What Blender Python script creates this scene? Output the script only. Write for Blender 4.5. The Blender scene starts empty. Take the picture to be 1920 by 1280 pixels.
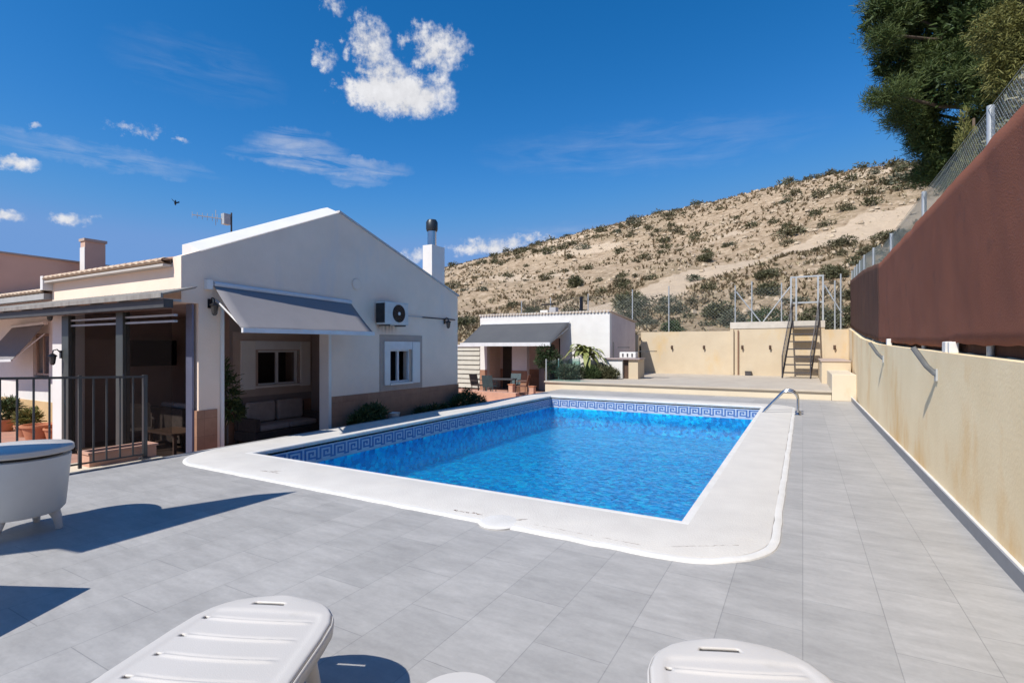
import bpy, bmesh, math, random
from math import sin, cos, pi, radians, hypot, atan2, exp
from mathutils import Vector, Matrix, noise

random.seed(7)
D = bpy.data
SC = bpy.context.scene
COL = SC.collection

# ------------------------------------------------------------------ camera
cam_d = D.cameras.new("camera"); cam = D.objects.new("camera", cam_d); COL.objects.link(cam)
YAW = 0.5118
cam.location = (0, 0, 1.6)
cam.rotation_euler = (pi / 2, 0, YAW)
cam_d.sensor_width = 36; cam_d.lens = 970.5 / 1920 * 36
cam_d.shift_y = 12 / 1920
cam_d.clip_start = 0.05; cam_d.clip_end = 3000
SC.camera = cam
SC.render.resolution_x = 1024; SC.render.resolution_y = 682

# ------------------------------------------------------------------ world
SUN_TO = Vector((-0.27, -0.87, 1.0)).normalized()          # towards the sun
SUN_EL = math.asin(SUN_TO.z)
SUN_AZ = atan2(SUN_TO.x, SUN_TO.y)
SKY_STRENGTH = 0.088
w = D.worlds.new("World"); SC.world = w; w.use_nodes = True
nt = w.node_tree; N = nt.nodes; L = nt.links
N.clear()
out = N.new('ShaderNodeOutputWorld'); bg = N.new('ShaderNodeBackground')
bg.inputs[1].default_value = SKY_STRENGTH
L.new(bg.outputs[0], out.inputs[0])
sky = N.new('ShaderNodeTexSky'); sky.sky_type = 'NISHITA'; sky.sun_disc = False
sky.sun_elevation = SUN_EL; sky.sun_rotation = SUN_AZ
sky.air_density = 1.0; sky.dust_density = 0.05; sky.ozone_density = 3.2; sky.altitude = 100
tc = N.new('ShaderNodeTexCoord')
def math_n(tree, op, a, b=None, c=None):
    n = tree.nodes.new('ShaderNodeMath'); n.operation = op
    for i, v in enumerate((a, b, c)):
        if v is None: continue
        if isinstance(v, (int, float)): n.inputs[i].default_value = v
        else: tree.links.new(v, n.inputs[i])
    return n.outputs[0]
def M_(op, a, b=None, c=None): return math_n(nt, op, a, b, c)
sep = N.new('ShaderNodeSeparateXYZ'); L.new(tc.outputs['Generated'], sep.inputs[0])
az = M_('ARCTAN2', sep.outputs[0], sep.outputs[1]); el = M_('ARCSINE', sep.outputs[2])
comb = N.new('ShaderNodeCombineXYZ'); L.new(az, comb.inputs[0]); L.new(el, comb.inputs[1])
def wnoise(scale, detail, rough, vec=None, dist=0.0):
    n = N.new('ShaderNodeTexNoise'); n.inputs['Scale'].default_value = scale
    n.inputs['Detail'].default_value = detail; n.inputs['Roughness'].default_value = rough
    n.inputs['Distortion'].default_value = dist
    L.new(vec or comb.outputs[0], n.inputs['Vector']); return n
n1 = wnoise(26, 8, 0.66)
warp = N.new('ShaderNodeVectorMath'); warp.operation = 'MULTIPLY_ADD'
L.new(n1.outputs['Color'], warp.inputs[0]); warp.inputs[1].default_value = (0.05, 0.04, 0); 
addv = N.new('ShaderNodeVectorMath'); addv.operation = 'SUBTRACT'; L.new(comb.outputs[0], addv.inputs[0]); addv.inputs[1].default_value = (0.025, 0.02, 0)
L.new(addv.outputs[0], warp.inputs[2])
wsep = N.new('ShaderNodeSeparateXYZ'); L.new(warp.outputs[0], wsep.inputs[0])
def blobs(lst):
    tot = None
    for a, e, sa, se, k in lst:
        dx = M_('MULTIPLY', M_('SUBTRACT', wsep.outputs[0], a), 1 / sa)
        dy = M_('MULTIPLY', M_('SUBTRACT', wsep.outputs[1], e), 1 / se)
        r2 = M_('ADD', M_('MULTIPLY', dx, dx), M_('MULTIPLY', dy, dy))
        v = M_('MULTIPLY', M_('MAXIMUM', M_('SUBTRACT', 1.0, M_('MULTIPLY', r2, 0.62)), 0.0), k)
        tot = v if tot is None else M_('MAXIMUM', tot, v)
    return tot
PUFF = [(-0.7298, 0.4440, 0.105, 0.034, 1.25), (-0.7784, 0.508, 0.040, 0.046, .95), (-0.757, 0.468, 0.055, 0.036, 1.0),
        (-0.655, 0.5198, 0.062, 0.035, .88), (-0.645, 0.4656, 0.026, 0.036, .6), (-0.8561, 0.4855, 0.022, 0.0195, .62),
        (-0.8442, 0.5602, 0.026, 0.0153, .62), (-1.1333, 0.3301, 0.046, 0.012, .56), (-1.0839, 0.3219, 0.016, 0.005, .46),
        (-1.2732, 0.2526, 0.0266, 0.0105, .75), (-1.2865, 0.1799, 0.0204, 0.0100, .8), (-1.2193, 0.1858, 0.026, 0.0110, .72),
        (-1.1888, 0.1935, 0.014, 0.006, .5), (-0.5427, 0.1920, 0.08, 0.019, .85), (-0.4706, 0.207, 0.0513, 0.011, .7),
        (-0.7002, 0.1743, 0.025, 0.0118, .7), (-1.2562, 0.3075, 0.0079, 0.005, .4)]
CIR = [(-0.8579, 0.322, 0.13, 0.016, .6), (-0.9027, 0.344, 0.07, 0.024, .5), (-1.1762, 0.2819, 0.13, 0.016, .34),
       (-1.0505, 0.4325, 0.11, 0.04, .08), (-0.2694, 0.3562, 0.26, 0.04, .12), (-.80, .30, .05, .01, .3), (-.35, .2, .2, .03, .2)]
n2 = wnoise(60, 6, 0.62)
pm = blobs(PUFF)
nz_ = M_('MULTIPLY', M_('SUBTRACT', M_('ADD', M_('MULTIPLY', n1.outputs['Fac'], 1.25), M_('MULTIPLY', n2.outputs['Fac'], .75)), 1.0), 1.7)
pa = M_('ADD', pm, nz_)
ss = N.new('ShaderNodeMapRange'); ss.interpolation_type = 'SMOOTHSTEP'
L.new(pa, ss.inputs[0]); ss.inputs[1].default_value = .20; ss.inputs[2].default_value = 1.12
gate = M_('MINIMUM', M_('MULTIPLY', pm, 6.0), 1.0)
puff = M_('MULTIPLY', ss.outputs[0], gate)
# streaky high cloud
mp = N.new('ShaderNodeMapping'); mp.inputs['Scale'].default_value = (5, 34, 1); mp.inputs['Rotation'].default_value = (0, 0, 0.14)
L.new(comb.outputs[0], mp.inputs[0])
n3 = wnoise(1.6, 8, 0.62, mp.outputs[0], .6)
cm = blobs(CIR)
cir = M_('MULTIPLY', cm, M_('MAXIMUM', M_('MULTIPLY', M_('SUBTRACT', n3.outputs['Fac'], .38), 3.0), 0.0))
cloud = M_('MINIMUM', M_('MAXIMUM', puff, cir), 0.97)
ssp = N.new('ShaderNodeSeparateColor'); L.new(sky.outputs[0], ssp.inputs[0])
scb = N.new('ShaderNodeCombineColor')
L.new(M_('SMOOTH_MIN', M_('MULTIPLY', M_('POWER', ssp.outputs[0], 2.7), 0.185), 1.75, .5), scb.inputs[0])
L.new(M_('SMOOTH_MIN', M_('MULTIPLY', M_('POWER', ssp.outputs[1], 1.12), .92), 3.5, 1.0), scb.inputs[1])
L.new(M_('SMOOTH_MIN', M_('MULTIPLY', ssp.outputs[2], 1.56), 7.1, 1.6), scb.inputs[2])
shade = N.new('ShaderNodeMapRange'); L.new(n1.outputs['Fac'], shade.inputs[0])
shade.inputs[1].default_value = .3; shade.inputs[2].default_value = .7; shade.inputs[3].default_value = 6.9; shade.inputs[4].default_value = 9.4
ccol = N.new('ShaderNodeMix'); ccol.data_type = 'RGBA'; ccol.blend_type = 'MULTIPLY'; ccol.inputs[0].default_value = 1
ccol.inputs[6].default_value = (1, 1.0, 1.03, 1); L.new(shade.outputs[0], ccol.inputs[7])
mixc = N.new('ShaderNodeMix'); mixc.data_type = 'RGBA'
L.new(cloud, mixc.inputs[0]); L.new(scb.outputs[0], mixc.inputs[6]); L.new(ccol.outputs[2], mixc.inputs[7])
L.new(mixc.outputs[2], bg.inputs[0])

# ------------------------------------------------------------------ sun, exposure
sd = D.lights.new("sun", 'SUN'); sd.energy = 4.9; sd.angle = radians(0.53); sd.color = (1, .955, .88)
so = D.objects.new("sun", sd); COL.objects.link(so); so.location = (-5, -20, 25)
so.rotation_euler = (-SUN_TO).to_track_quat('-Z', 'Y').to_euler()
SC.view_settings.view_transform = 'Standard'; SC.view_settings.look = 'None'
SC.view_settings.exposure = 0.12; SC.view_settings.gamma = 1; SC.view_settings.use_curve_mapping = False
SC.cycles.max_bounces = 8; SC.cycles.transparent_max_bounces = 24

# ------------------------------------------------------------------ mesh helper
class MB:
    def __init__(s): s.v = []; s.f = []; s.c = None
    def add(s, vs, fs):
        b = len(s.v); s.v += [tuple(v) for v in vs]; s.f += [tuple(b + i for i in f) for f in fs]; return s
    def box(s, x0, x1, y0, y1, z0, z1):
        return s.add([(x, y, z) for x in (x0, x1) for y in (y0, y1) for z in (z0, z1)],
                     [(0, 1, 3, 2), (4, 6, 7, 5), (0, 4, 5, 1), (2, 3, 7, 6), (0, 2, 6, 4), (1, 5, 7, 3)])
    def bar(s, p, q, wx, wy, up=(0, 0, 1)):
        p = Vector(p); q = Vector(q); d = (q - p).normalized(); u = Vector(up)
        if abs(d.dot(u)) > .98: u = Vector((1, 0, 0))
        a = d.cross(u).normalized() * wx / 2; b = a.cross(d).normalized() * wy / 2
        vs = [c + i * a + j * b for c in (p, q) for i, j in ((-1, -1), (1, -1), (1, 1), (-1, 1))]
        return s.add(vs, [(3, 2, 1, 0), (4, 5, 6, 7)] + [(i, (i + 1) % 4, 4 + (i + 1) % 4, 4 + i) for i in range(4)])
    def cyl(s, p, q, r0, r1=None, n=12, cap=True):
        if r1 is None: r1 = r0
        p = Vector(p); q = Vector(q); d = (q - p).normalized()
        u = Vector((0, 0, 1)) if abs(d.z) < .95 else Vector((1, 0, 0))
        a = d.cross(u).normalized(); b = a.cross(d).normalized()
        vs = []
        for c, r in ((p, r0), (q, r1)):
            vs += [c + (a * cos(2 * pi * i / n) + b * sin(2 * pi * i / n)) * r for i in range(n)]
        fs = [(i, n + i, n + (i + 1) % n, (i + 1) % n) for i in range(n)]
        if cap: fs += [tuple(range(n)), tuple(range(2 * n - 1, n - 1, -1))]
        return s.add(vs, fs)
    def tube(s, pts, r, n=10):
        pts = [Vector(p) for p in pts]; m = len(pts); vs = []; rs = r if isinstance(r, (list, tuple)) else [r] * m
        up = Vector((0, 0, 1))
        for i, p in enumerate(pts):
            d = (pts[min(i + 1, m - 1)] - pts[max(i - 1, 0)]).normalized()
            u = up if abs(d.dot(up)) < .97 else Vector((0, 1, 0))
            a = d.cross(u).normalized(); b = a.cross(d).normalized()
            vs += [p + (a * cos(2 * pi * k / n) + b * sin(2 * pi * k / n)) * rs[i] for k in range(n)]
        fs = [(i * n + k, (i + 1) * n + k, (i + 1) * n + (k + 1) % n, i * n + (k + 1) % n) for i in range(m - 1) for k in range(n)]
        fs += [tuple(range(n)), tuple(range(m * n - 1, m * n - n - 1, -1))]
        return s.add(vs, fs)
    def lathe(s, prof, c=(0, 0, 0), n=24, cap=True):
        vs = []; m = len(prof)
        for r, z in prof: vs += [(c[0] + r * cos(2 * pi * k / n), c[1] + r * sin(2 * pi * k / n), c[2] + z) for k in range(n)]
        fs = [(i * n + k, i * n + (k + 1) % n, (i + 1) * n + (k + 1) % n, (i + 1) * n + k) for i in range(m - 1) for k in range(n)]
        if cap: fs += [tuple(range(n - 1, -1, -1)), tuple(range((m - 1) * n, m * n))]
        return s.add(vs, fs)
    def prism(s, poly, ax, a, b):
        """polygon in the two other axes (in x,y,z order), extruded along ax from a to b"""
        def P(u, v, t):
            return {'x': (t, u, v), 'y': (u, t, v), 'z': (u, v, t)}[ax]
        n = len(poly)
        return s.add([P(u, v, a) for u, v in poly] + [P(u, v, b) for u, v in poly],
                     [tuple(range(n)), tuple(range(2 * n - 1, n - 1, -1))] + [(i, n + i, n + (i + 1) % n, (i + 1) % n) for i in range(n)])
    def slab(s, ax, t0, t1, us, vs, solid):
        """plate of cells between t0 and t1 along ax, with holes where solid(u,v) is false"""
        def P(u, v, t): return {'x': (t, u, v), 'y': (u, t, v), 'z': (u, v, t)}[ax]
        nu, nv = len(us) - 1, len(vs) - 1
        S = [[solid((us[i] + us[i + 1]) / 2, (vs[j] + vs[j + 1]) / 2) for j in range(nv)] for i in range(nu)]
        g = lambda i, j: 0 <= i < nu and 0 <= j < nv and S[i][j]
        for i in range(nu):
            for j in range(nv):
                if not S[i][j]: continue
                a, b, c, d = us[i], us[i + 1], vs[j], vs[j + 1]
                for t in (t0, t1): s.add([P(a, c, t), P(b, c, t), P(b, d, t), P(a, d, t)], [(0, 1, 2, 3)])
                for ok, e in ((g(i - 1, j), ((a, c), (a, d))), (g(i + 1, j), ((b, c), (b, d))), (g(i, j - 1), ((a, c), (b, c))), (g(i, j + 1), ((a, d), (b, d)))):
                    if not ok: s.add([P(*e[0], t0), P(*e[1], t0), P(*e[1], t1), P(*e[0], t1)], [(0, 1, 2, 3)])
        return s
    def grid(s, fn, nu, nv):
        b = [fn(i / nu, j / nv) for i in range(nu + 1) for j in range(nv + 1)]
        return s.add(b, [(i * (nv + 1) + j, (i + 1) * (nv + 1) + j, (i + 1) * (nv + 1) + j + 1, i * (nv + 1) + j + 1) for i in range(nu) for j in range(nv)])
    def build(s, name, m, parent=None, off=(0, 0, 0), smooth=False, bevel=0, fix=True, solid=0, weld=False):
        me = D.meshes.new(name)
        o3 = Vector(off)
        me.from_pydata([(v[0] - o3.x, v[1] - o3.y, v[2] - o3.z) for v in s.v], [], s.f)
        if fix or weld:
            bm = bmesh.new(); bm.from_mesh(me)
            if weld: bmesh.ops.remove_doubles(bm, verts=bm.verts, dist=1e-5)
            if fix: bmesh.ops.recalc_face_normals(bm, faces=bm.faces)
            bm.to_mesh(me); bm.free()
        me.materials.append(m)
        if s.c is not None:
            at = me.attributes.new('tone', 'FLOAT', 'POINT'); at.data.foreach_set('value', s.c)
        if smooth:
            me.polygons.foreach_set('use_smooth', [True] * len(me.polygons))
            if smooth != 'all': 
                try: me.set_sharp_from_angle(angle=radians(40))
                except Exception: pass
        me.update()
        o = D.objects.new(name, me); COL.objects.link(o)
        if parent is not None: o.parent = parent
        if solid:
            md = o.modifiers.new('solid', 'SOLIDIFY'); md.thickness = solid; md.offset = -1
        if bevel:
            md = o.modifiers.new('bevel', 'BEVEL'); md.width = bevel; md.segments = 2; md.limit_method = 'ANGLE'
        return o

def tag(o, label=None, cat=None, group=None, kind=None):
    if label: o['label'] = label
    if cat: o['category'] = cat
    if group: o['group'] = group
    if kind: o['kind'] = kind
    return o
def thing(name, label, cat, loc=(0, 0, 0), rz=0, group=None):
    o = D.objects.new(name, None); COL.objects.link(o); o.location = loc; o.rotation_euler = (0, 0, rz)
    o.empty_display_size = .2
    return tag(o, label, cat, group)
def copy_tree(o, parent=None):
    c = o.copy(); COL.objects.link(c)
    if parent: c.parent = parent
    for ch in [x for x in D.objects if x.parent == o]: copy_tree(ch, c)
    return c

# ------------------------------------------------------------------ materials
def mat(name, col, col2=None, scale=3.0, detail=5, rough=.7, bump=0.0, bscale=None, metal=0.0, stretch=None,
        spec=.5, contrast=(.35, .65), tone=None, coords='Object', sub=None, spots=None):
    m = D.materials.new(name); m.use_nodes = True; t = m.node_tree; n = t.nodes; l = t.links
    p = n['Principled BSDF']; p.inputs['Roughness'].default_value = rough; p.inputs['Metallic'].default_value = metal
    p.inputs['Specular IOR Level'].default_value = spec
    c1 = (*col, 1)
    tcx = n.new('ShaderNodeTexCoord'); mp = n.new('ShaderNodeMapping'); l.new(tcx.outputs[coords], mp.inputs[0])
    if stretch: mp.inputs['Scale'].default_value = stretch
    if col2 is None: col2 = tuple(x * .86 for x in col)
    nn = n.new('ShaderNodeTexNoise'); nn.inputs['Scale'].default_value = scale; nn.inputs['Detail'].default_value = detail; nn.inputs['Roughness'].default_value = .6
    l.new(mp.outputs[0], nn.inputs['Vector'])
    mr = n.new('ShaderNodeMapRange'); l.new(nn.outputs['Fac'], mr.inputs[0]); mr.inputs[1].default_value = contrast[0]; mr.inputs[2].default_value = contrast[1]
    mx = n.new('ShaderNodeMix'); mx.data_type = 'RGBA'; mx.inputs[6].default_value = c1; mx.inputs[7].default_value = (*col2, 1)
    l.new(mr.outputs[0], mx.inputs[0]); cur = mx.outputs[2]
    if spots:   # (colour, scale, lo, hi)  stains with a shape of their own
        s2 = n.new('ShaderNodeTexNoise'); s2.inputs['Scale'].default_value = spots[1]; s2.inputs['Detail'].default_value = 6; s2.inputs['Roughness'].default_value = .65
        mp2 = n.new('ShaderNodeMapping'); l.new(tcx.outputs[coords], mp2.inputs[0]); mp2.inputs['Location'].default_value = (3.3, 7.1, 1.7)
        if len(spots) > 4: mp2.inputs['Scale'].default_value = spots[4]
        l.new(mp2.outputs[0], s2.inputs['Vector'])
        mr2 = n.new('ShaderNodeMapRange'); l.new(s2.outputs['Fac'], mr2.inputs[0]); mr2.inputs[1].default_value = spots[2]; mr2.inputs[2].default_value = spots[3]
        mx2 = n.new('ShaderNodeMix'); mx2.data_type = 'RGBA'; l.new(mr2.outputs[0], mx2.inputs[0]); l.new(cur, mx2.inputs[6]); mx2.inputs[7].default_value = (*spots[0], 1)
        cur = mx2.outputs[2]
    if tone:    # colour by the mesh's own 'tone' attribute
        a = n.new('ShaderNodeAttribute'); a.attribute_name = 'tone'
        mx3 = n.new('ShaderNodeMix'); mx3.data_type = 'RGBA'; l.new(a.outputs['Fac'], mx3.inputs[0]); l.new(cur, mx3.inputs[6]); mx3.inputs[7].default_value = (*tone, 1)
        cur = mx3.outputs[2]
    l.new(cur, p.inputs['Base Color'])
    if bump:
        b = n.new('ShaderNodeBump'); b.inputs['Strength'].default_value = bump; b.inputs['Distance'].default_value = .01
        n4 = n.new('ShaderNodeTexNoise'); n4.inputs['Scale'].default_value = bscale or scale * 8; n4.inputs['Detail'].default_value = 4
        l.new(mp.outputs[0], n4.inputs['Vector']); l.new(n4.outputs['Fac'], b.inputs['Height']); l.new(b.outputs[0], p.inputs['Normal'])
    if sub: p.inputs['Subsurface Weight'].default_value = sub
    return m

def brick_mat(name, c1, c2, mortar, bw, bh, ms, off=.5, rot=0, loc=(0, 0, 0), rough=.6, streak=None, bump=.25, plane='xy', nvar=.5, freq=2):
    m = D.materials.new(name); m.use_nodes = True; t = m.node_tree; n = t.nodes; l = t.links
    p = n['Principled BSDF']; p.inputs['Roughness'].default_value = rough; p.inputs['Specular IOR Level'].default_value = .3
    tcx = n.new('ShaderNodeTexCoord'); src = tcx.outputs['Object']
    if plane != 'xy':
        s = n.new('ShaderNodeSeparateXYZ'); cb = n.new('ShaderNodeCombineXYZ'); l.new(src, s.inputs[0])
        if plane == 'wall':
            l.new(math_n(t, 'ADD', s.outputs[0], s.outputs[1]), cb.inputs[0])
        l.new(s.outputs[2], cb.inputs[1]); src = cb.outputs[0]
    mp = n.new('ShaderNodeMapping'); mp.inputs['Rotation'].default_value = (0, 0, rot); mp.inputs['Location'].default_value = loc; l.new(src, mp.inputs[0])
    b = n.new('ShaderNodeTexBrick'); b.offset = off; b.offset_frequency = freq
    b.inputs['Scale'].default_value = 1; b.inputs['Brick Width'].default_value = bw; b.inputs['Row Height'].default_value = bh
    b.inputs['Mortar Size'].default_value = ms; b.inputs['Mortar Smooth'].default_value = .3
    b.inputs['Color1'].default_value = (*c1, 1); b.inputs['Color2'].default_value = (*c2, 1); b.inputs['Mortar'].default_value = (*mortar, 1)
    l.new(mp.outputs[0], b.inputs['Vector'])
    cur = b.outputs['Color']
    for sc, st, amt in (streak or []):
        mp2 = n.new('ShaderNodeMapping'); mp2.inputs['Scale'].default_value = st; l.new(tcx.outputs['Object'], mp2.inputs[0])
        nn = n.new('ShaderNodeTexNoise'); nn.inputs['Scale'].default_value = sc; nn.inputs['Detail'].default_value = 7; nn.inputs['Roughness'].default_value = .68
        l.new(mp2.outputs[0], nn.inputs['Vector'])
        mr = n.new('ShaderNodeMapRange'); l.new(nn.outputs['Fac'], mr.inputs[0]); mr.inputs[1].default_value = .25; mr.inputs[2].default_value = .75
        mr.inputs[3].default_value = 1 - amt; mr.inputs[4].default_value = 1 + amt
        mx = n.new('ShaderNodeMix'); mx.data_type = 'RGBA'; mx.blend_type = 'MULTIPLY'; mx.inputs[0].default_value = 1
        l.new(cur, mx.inputs[6]); l.new(mr.outputs[0], mx.inputs[7]); cur = mx.outputs[2]
    l.new(cur, p.inputs['Base Color'])
    bp = n.new('ShaderNodeBump'); bp.inputs['Strength'].default_value = bump; bp.inputs['Distance'].default_value = .004; bp.invert = True
    l.new(b.outputs['Fac'], bp.inputs['Height']); l.new(bp.outputs[0], p.inputs['Normal'])
    return m

def glass_mat(name, tintc, gloss=.08, rough=.02):
    m = D.materials.new(name); m.use_nodes = True; t = m.node_tree; n = t.nodes; l = t.links; n.clear()
    o = n.new('ShaderNodeOutputMaterial'); tr = n.new('ShaderNodeBsdfTransparent'); gl = n.new('ShaderNodeBsdfGlossy'); mx = n.new('ShaderNodeMixShader'); fr = n.new('ShaderNodeFresnel')
    tr.inputs[0].default_value = (*tintc, 1); gl.inputs['Roughness'].default_value = rough; fr.inputs[0].default_value = 1.5
    ge = n.new('ShaderNodeNewGeometry')
    l.new(math_n(t, 'MULTIPLY', math_n(t, 'ADD', fr.outputs[0], gloss), math_n(t, 'SUBTRACT', 1.0, ge.outputs['Backfacing'])), mx.inputs[0]); l.new(tr.outputs[0], mx.inputs[1]); l.new(gl.outputs[0], mx.inputs[2]); l.new(mx.outputs[0], o.inputs[0])
    return m

M = {}
M['stucco'] = mat('white_stucco', (.90, .715, .575), (.83, .66, .53), 1.2, bump=.5, bscale=45, rough=.9, spots=((.76, .65, .58), .9, .56, .76, (1, 1, .35)))
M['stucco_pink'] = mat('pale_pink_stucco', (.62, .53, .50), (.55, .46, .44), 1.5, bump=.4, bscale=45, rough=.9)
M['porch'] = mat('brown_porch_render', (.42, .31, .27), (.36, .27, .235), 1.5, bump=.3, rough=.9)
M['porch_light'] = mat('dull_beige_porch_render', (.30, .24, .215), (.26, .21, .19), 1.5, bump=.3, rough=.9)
M['white'] = mat('white_paint', (.74, .72, .69), (.68, .66, .63), 2, rough=.55)
M['white_plastic'] = mat('white_plastic', (.61, .575, .535), (.575, .545, .505), 1.6, rough=.38, spec=.45, spots=((.50, .47, .42), 4.5, .62, .85), bump=.12, bscale=220)
M['alu'] = mat('white_aluminium', (.72, .72, .73), rough=.35, scale=2)
M['band'] = mat('beige_surround', (.47, .37, .31), (.42, .33, .28), 3, rough=.85)
M['plinth'] = brick_mat('brown_stone_plinth', (.36, .20, .13), (.31, .17, .11), (.27, .15, .10), .38, .30, .006, plane='wall', off=0, rough=.7, streak=[(5, (1, 1, 1), .18)])
M['deck'] = brick_mat('grey_deck_tiles', (.405, .390, .372), (.362, .350, .335), (.285, .278, .268), .84, .427, .0032, off=.5, rot=pi / 2, loc=(0, 0, 0), rough=.50,
                      streak=[(2.4, (.7, 1.9, 1), .17), (9, (.6, 1.8, 1), .10), (.7, (1, 1, 1), .08), (30, (1, 1, 1), .06)], bump=.2)
M['coping'] = mat('cream_coping_stone', (.63, .60, .555), (.58, .55, .51), 2.5, bump=.5, bscale=70, rough=.8, spots=((.64, .60, .54), 1.7, .58, .78))
M['coping_rim'] = mat('pale_coping_rim', (.72, .70, .67), (.64, .62, .585), 4, bump=.35, bscale=60, rough=.7)
M['cream'] = mat('cream_render_wall', (.60, .50, .36), (.54, .44, .31), .8, bump=.4, bscale=25, rough=.9,
                 spots=((.60, .42, .20), .55, .56, .74, (1, 1, .45)))
M['terrace_face'] = mat('pale_cream_render', (.68, .59, .45), (.62, .53, .40), .8, bump=.3, bscale=30, rough=.9, spots=((.56, .42, .25), .7, .64, .8, (1, 1, .5)))
M['retaining'] = mat('stained_cream_render', (.96, .77, .485), (.87, .67, .395), .7, bump=.25, bscale=30, rough=.92,
                 spots=((.78, .45, .14), .75, .52, .70, (1, .75, .4)))
M['terrace'] = mat('beige_concrete_floor', (.50, .44, .36), (.44, .38, .31), 1.2, bump=.3, rough=.85)
M['patio'] = brick_mat('terracotta_patio_tiles', (.50, .27, .20), (.44, .24, .18), (.36, .27, .22), .33, .33, .008, off=0, streak=[(3, (1, 1, 1), .15)])
M['ground'] = mat('dry_earth', (.42, .33, .22), (.34, .27, .18), .5, bump=.5, rough=.95)
M['tile_roof'] = mat('terracotta_roof_tiles', (.44, .25, .16), (.56, .40, .28), 6, rough=.85, bump=.3)
M['tile_edge'] = mat('cream_tile_edge', (.62, .50, .37), (.50, .36, .25), 9, rough=.85)
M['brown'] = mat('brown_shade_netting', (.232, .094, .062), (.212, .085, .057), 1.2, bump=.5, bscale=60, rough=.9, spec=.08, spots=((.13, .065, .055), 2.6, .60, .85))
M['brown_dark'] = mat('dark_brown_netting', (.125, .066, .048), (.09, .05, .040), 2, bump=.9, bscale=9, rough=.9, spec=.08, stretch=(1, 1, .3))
M['galv'] = mat('galvanised_steel', (.50, .52, .53), (.42, .44, .45), 6, rough=.45, metal=.35)
M['wire'] = mat('galvanised_wire', (.36, .39, .36), rough=.5, metal=.3)
M['steel'] = mat('polished_steel', (.62, .62, .63), (.5, .5, .5), 5, rough=.18, metal=1)
M['darkmetal'] = mat('dark_grey_metal', (.06, .06, .062), (.045, .045, .048), 5, rough=.55)
M['railmetal'] = mat('grey_rail_paint', (.065, .067, .07), (.05, .052, .055), 5, rough=.35, metal=.3)
M['stairmetal'] = mat('weathered_stair_metal', (.085, .075, .075), (.06, .055, .06), 5, rough=.6, metal=.2)
M['canopy'] = mat('grey_canopy_sheet', (.20, .185, .17), (.30, .285, .26), 1.5, rough=.7, stretch=(6, 1, 1))
M['awning'] = mat('grey_awning_fabric', (.235, .225, .235), (.215, .205, .215), 1.5, rough=.85, bump=.15, bscale=180)
M['awning2'] = mat('dark_grey_awning_fabric', (.085, .088, .095), (.075, .078, .086), 1.5, rough=.85, bump=.15, bscale=180)
M['black'] = mat('black_plastic', (.012, .012, .015), rough=.25)
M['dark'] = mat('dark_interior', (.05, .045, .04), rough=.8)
M['wood'] = mat('dark_wood', (.10, .055, .035), (.07, .04, .025), 3, rough=.55, stretch=(1, 6, 6))
M['wicker'] = mat('brown_wicker', (.085, .06, .048), (.05, .036, .03), 20, rough=.7, bump=.8, bscale=120)
M['cushion'] = mat('beige_cushion', (.36, .30, .27), (.30, .25, .23), 8, rough=.9)
M['terracotta'] = mat('terracotta_pot', (.50, .20, .10), (.42, .17, .09), 4, rough=.8, bump=.2)
M['pale_terracotta'] = mat('pale_terracotta_trough', (.58, .33, .23), (.50, .28, .20), 4, rough=.8, bump=.3)
M['pane'] = glass_mat('window_glass', (.34, .37, .40), .12)
def dimmer_mat():
    m = D.materials.new('dark_dimming_mesh'); m.use_nodes = True; t = m.node_tree; n = t.nodes; l = t.links; n.clear()
    o = n.new('ShaderNodeOutputMaterial'); tr = n.new('ShaderNodeBsdfTransparent'); df = n.new('ShaderNodeBsdfDiffuse'); mx = n.new('ShaderNodeMixShader')
    df.inputs[0].default_value = (.010, .008, .008, 1); mx.inputs[0].default_value = .26
    l.new(tr.outputs[0], mx.inputs[1]); l.new(df.outputs[0], mx.inputs[2]); l.new(mx.outputs[0], o.inputs[0]); return m
M['dimmer'] = dimmer_mat()
M['clear'] = glass_mat('balustrade_glass', (.74, .86, .84), .02)
M['soil'] = mat('dark_soil', (.06, .045, .03), rough=.95)
M['nb_wall'] = mat('brown_pink_render', (.60, .41, .32), (.55, .37, .29), 1, rough=.9)
M['curtain'] = mat('pale_curtain', (.46, .42, .38), (.36, .33, .30), 3, rough=.9, stretch=(1, 14, .2))
def leafm(name, c, c2, tone, rough=.6): 
    m = mat(name, c, c2, 4, rough=rough, tone=tone, spec=.25)
    return m
M['pine'] = leafm('pine_needles', (.034, .064, .018), (.024, .046, .014), (.135, .165, .042))
M['cypress'] = leafm('yellow_green_foliage', (.095, .105, .028), (.062, .078, .022), (.20, .19, .055))
M['bush'] = leafm('dark_green_leaves', (.032, .060, .022), (.022, .042, .018), (.085, .115, .040))
M['hillbush'] = leafm('muted_olive_shrub', (.085, .080, .040), (.060, .058, .032), (.165, .145, .080))
M['scrub'] = leafm('olive_scrub', (.070, .078, .038), (.050, .056, .030), (.155, .145, .075))
M['grey_scrub'] = leafm('grey_green_scrub', (.095, .105, .068), (.070, .078, .052), (.19, .19, .13))
M['palm'] = leafm('banana_leaf', (.12, .16, .045), (.08, .12, .03), (.38, .38, .14), .55)
M['bark'] = mat('brown_bark', (.12, .085, .06), (.07, .05, .035), 6, rough=.95, bump=.8, stretch=(1, 1, .3))
M['straw'] = leafm('dry_grass', (.30, .22, .12), (.24, .18, .10), (.45, .36, .22))
M['rock'] = mat('pale_rock', (.52, .42, .30), (.36, .28, .20), 2, rough=.95, bump=.5)

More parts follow.
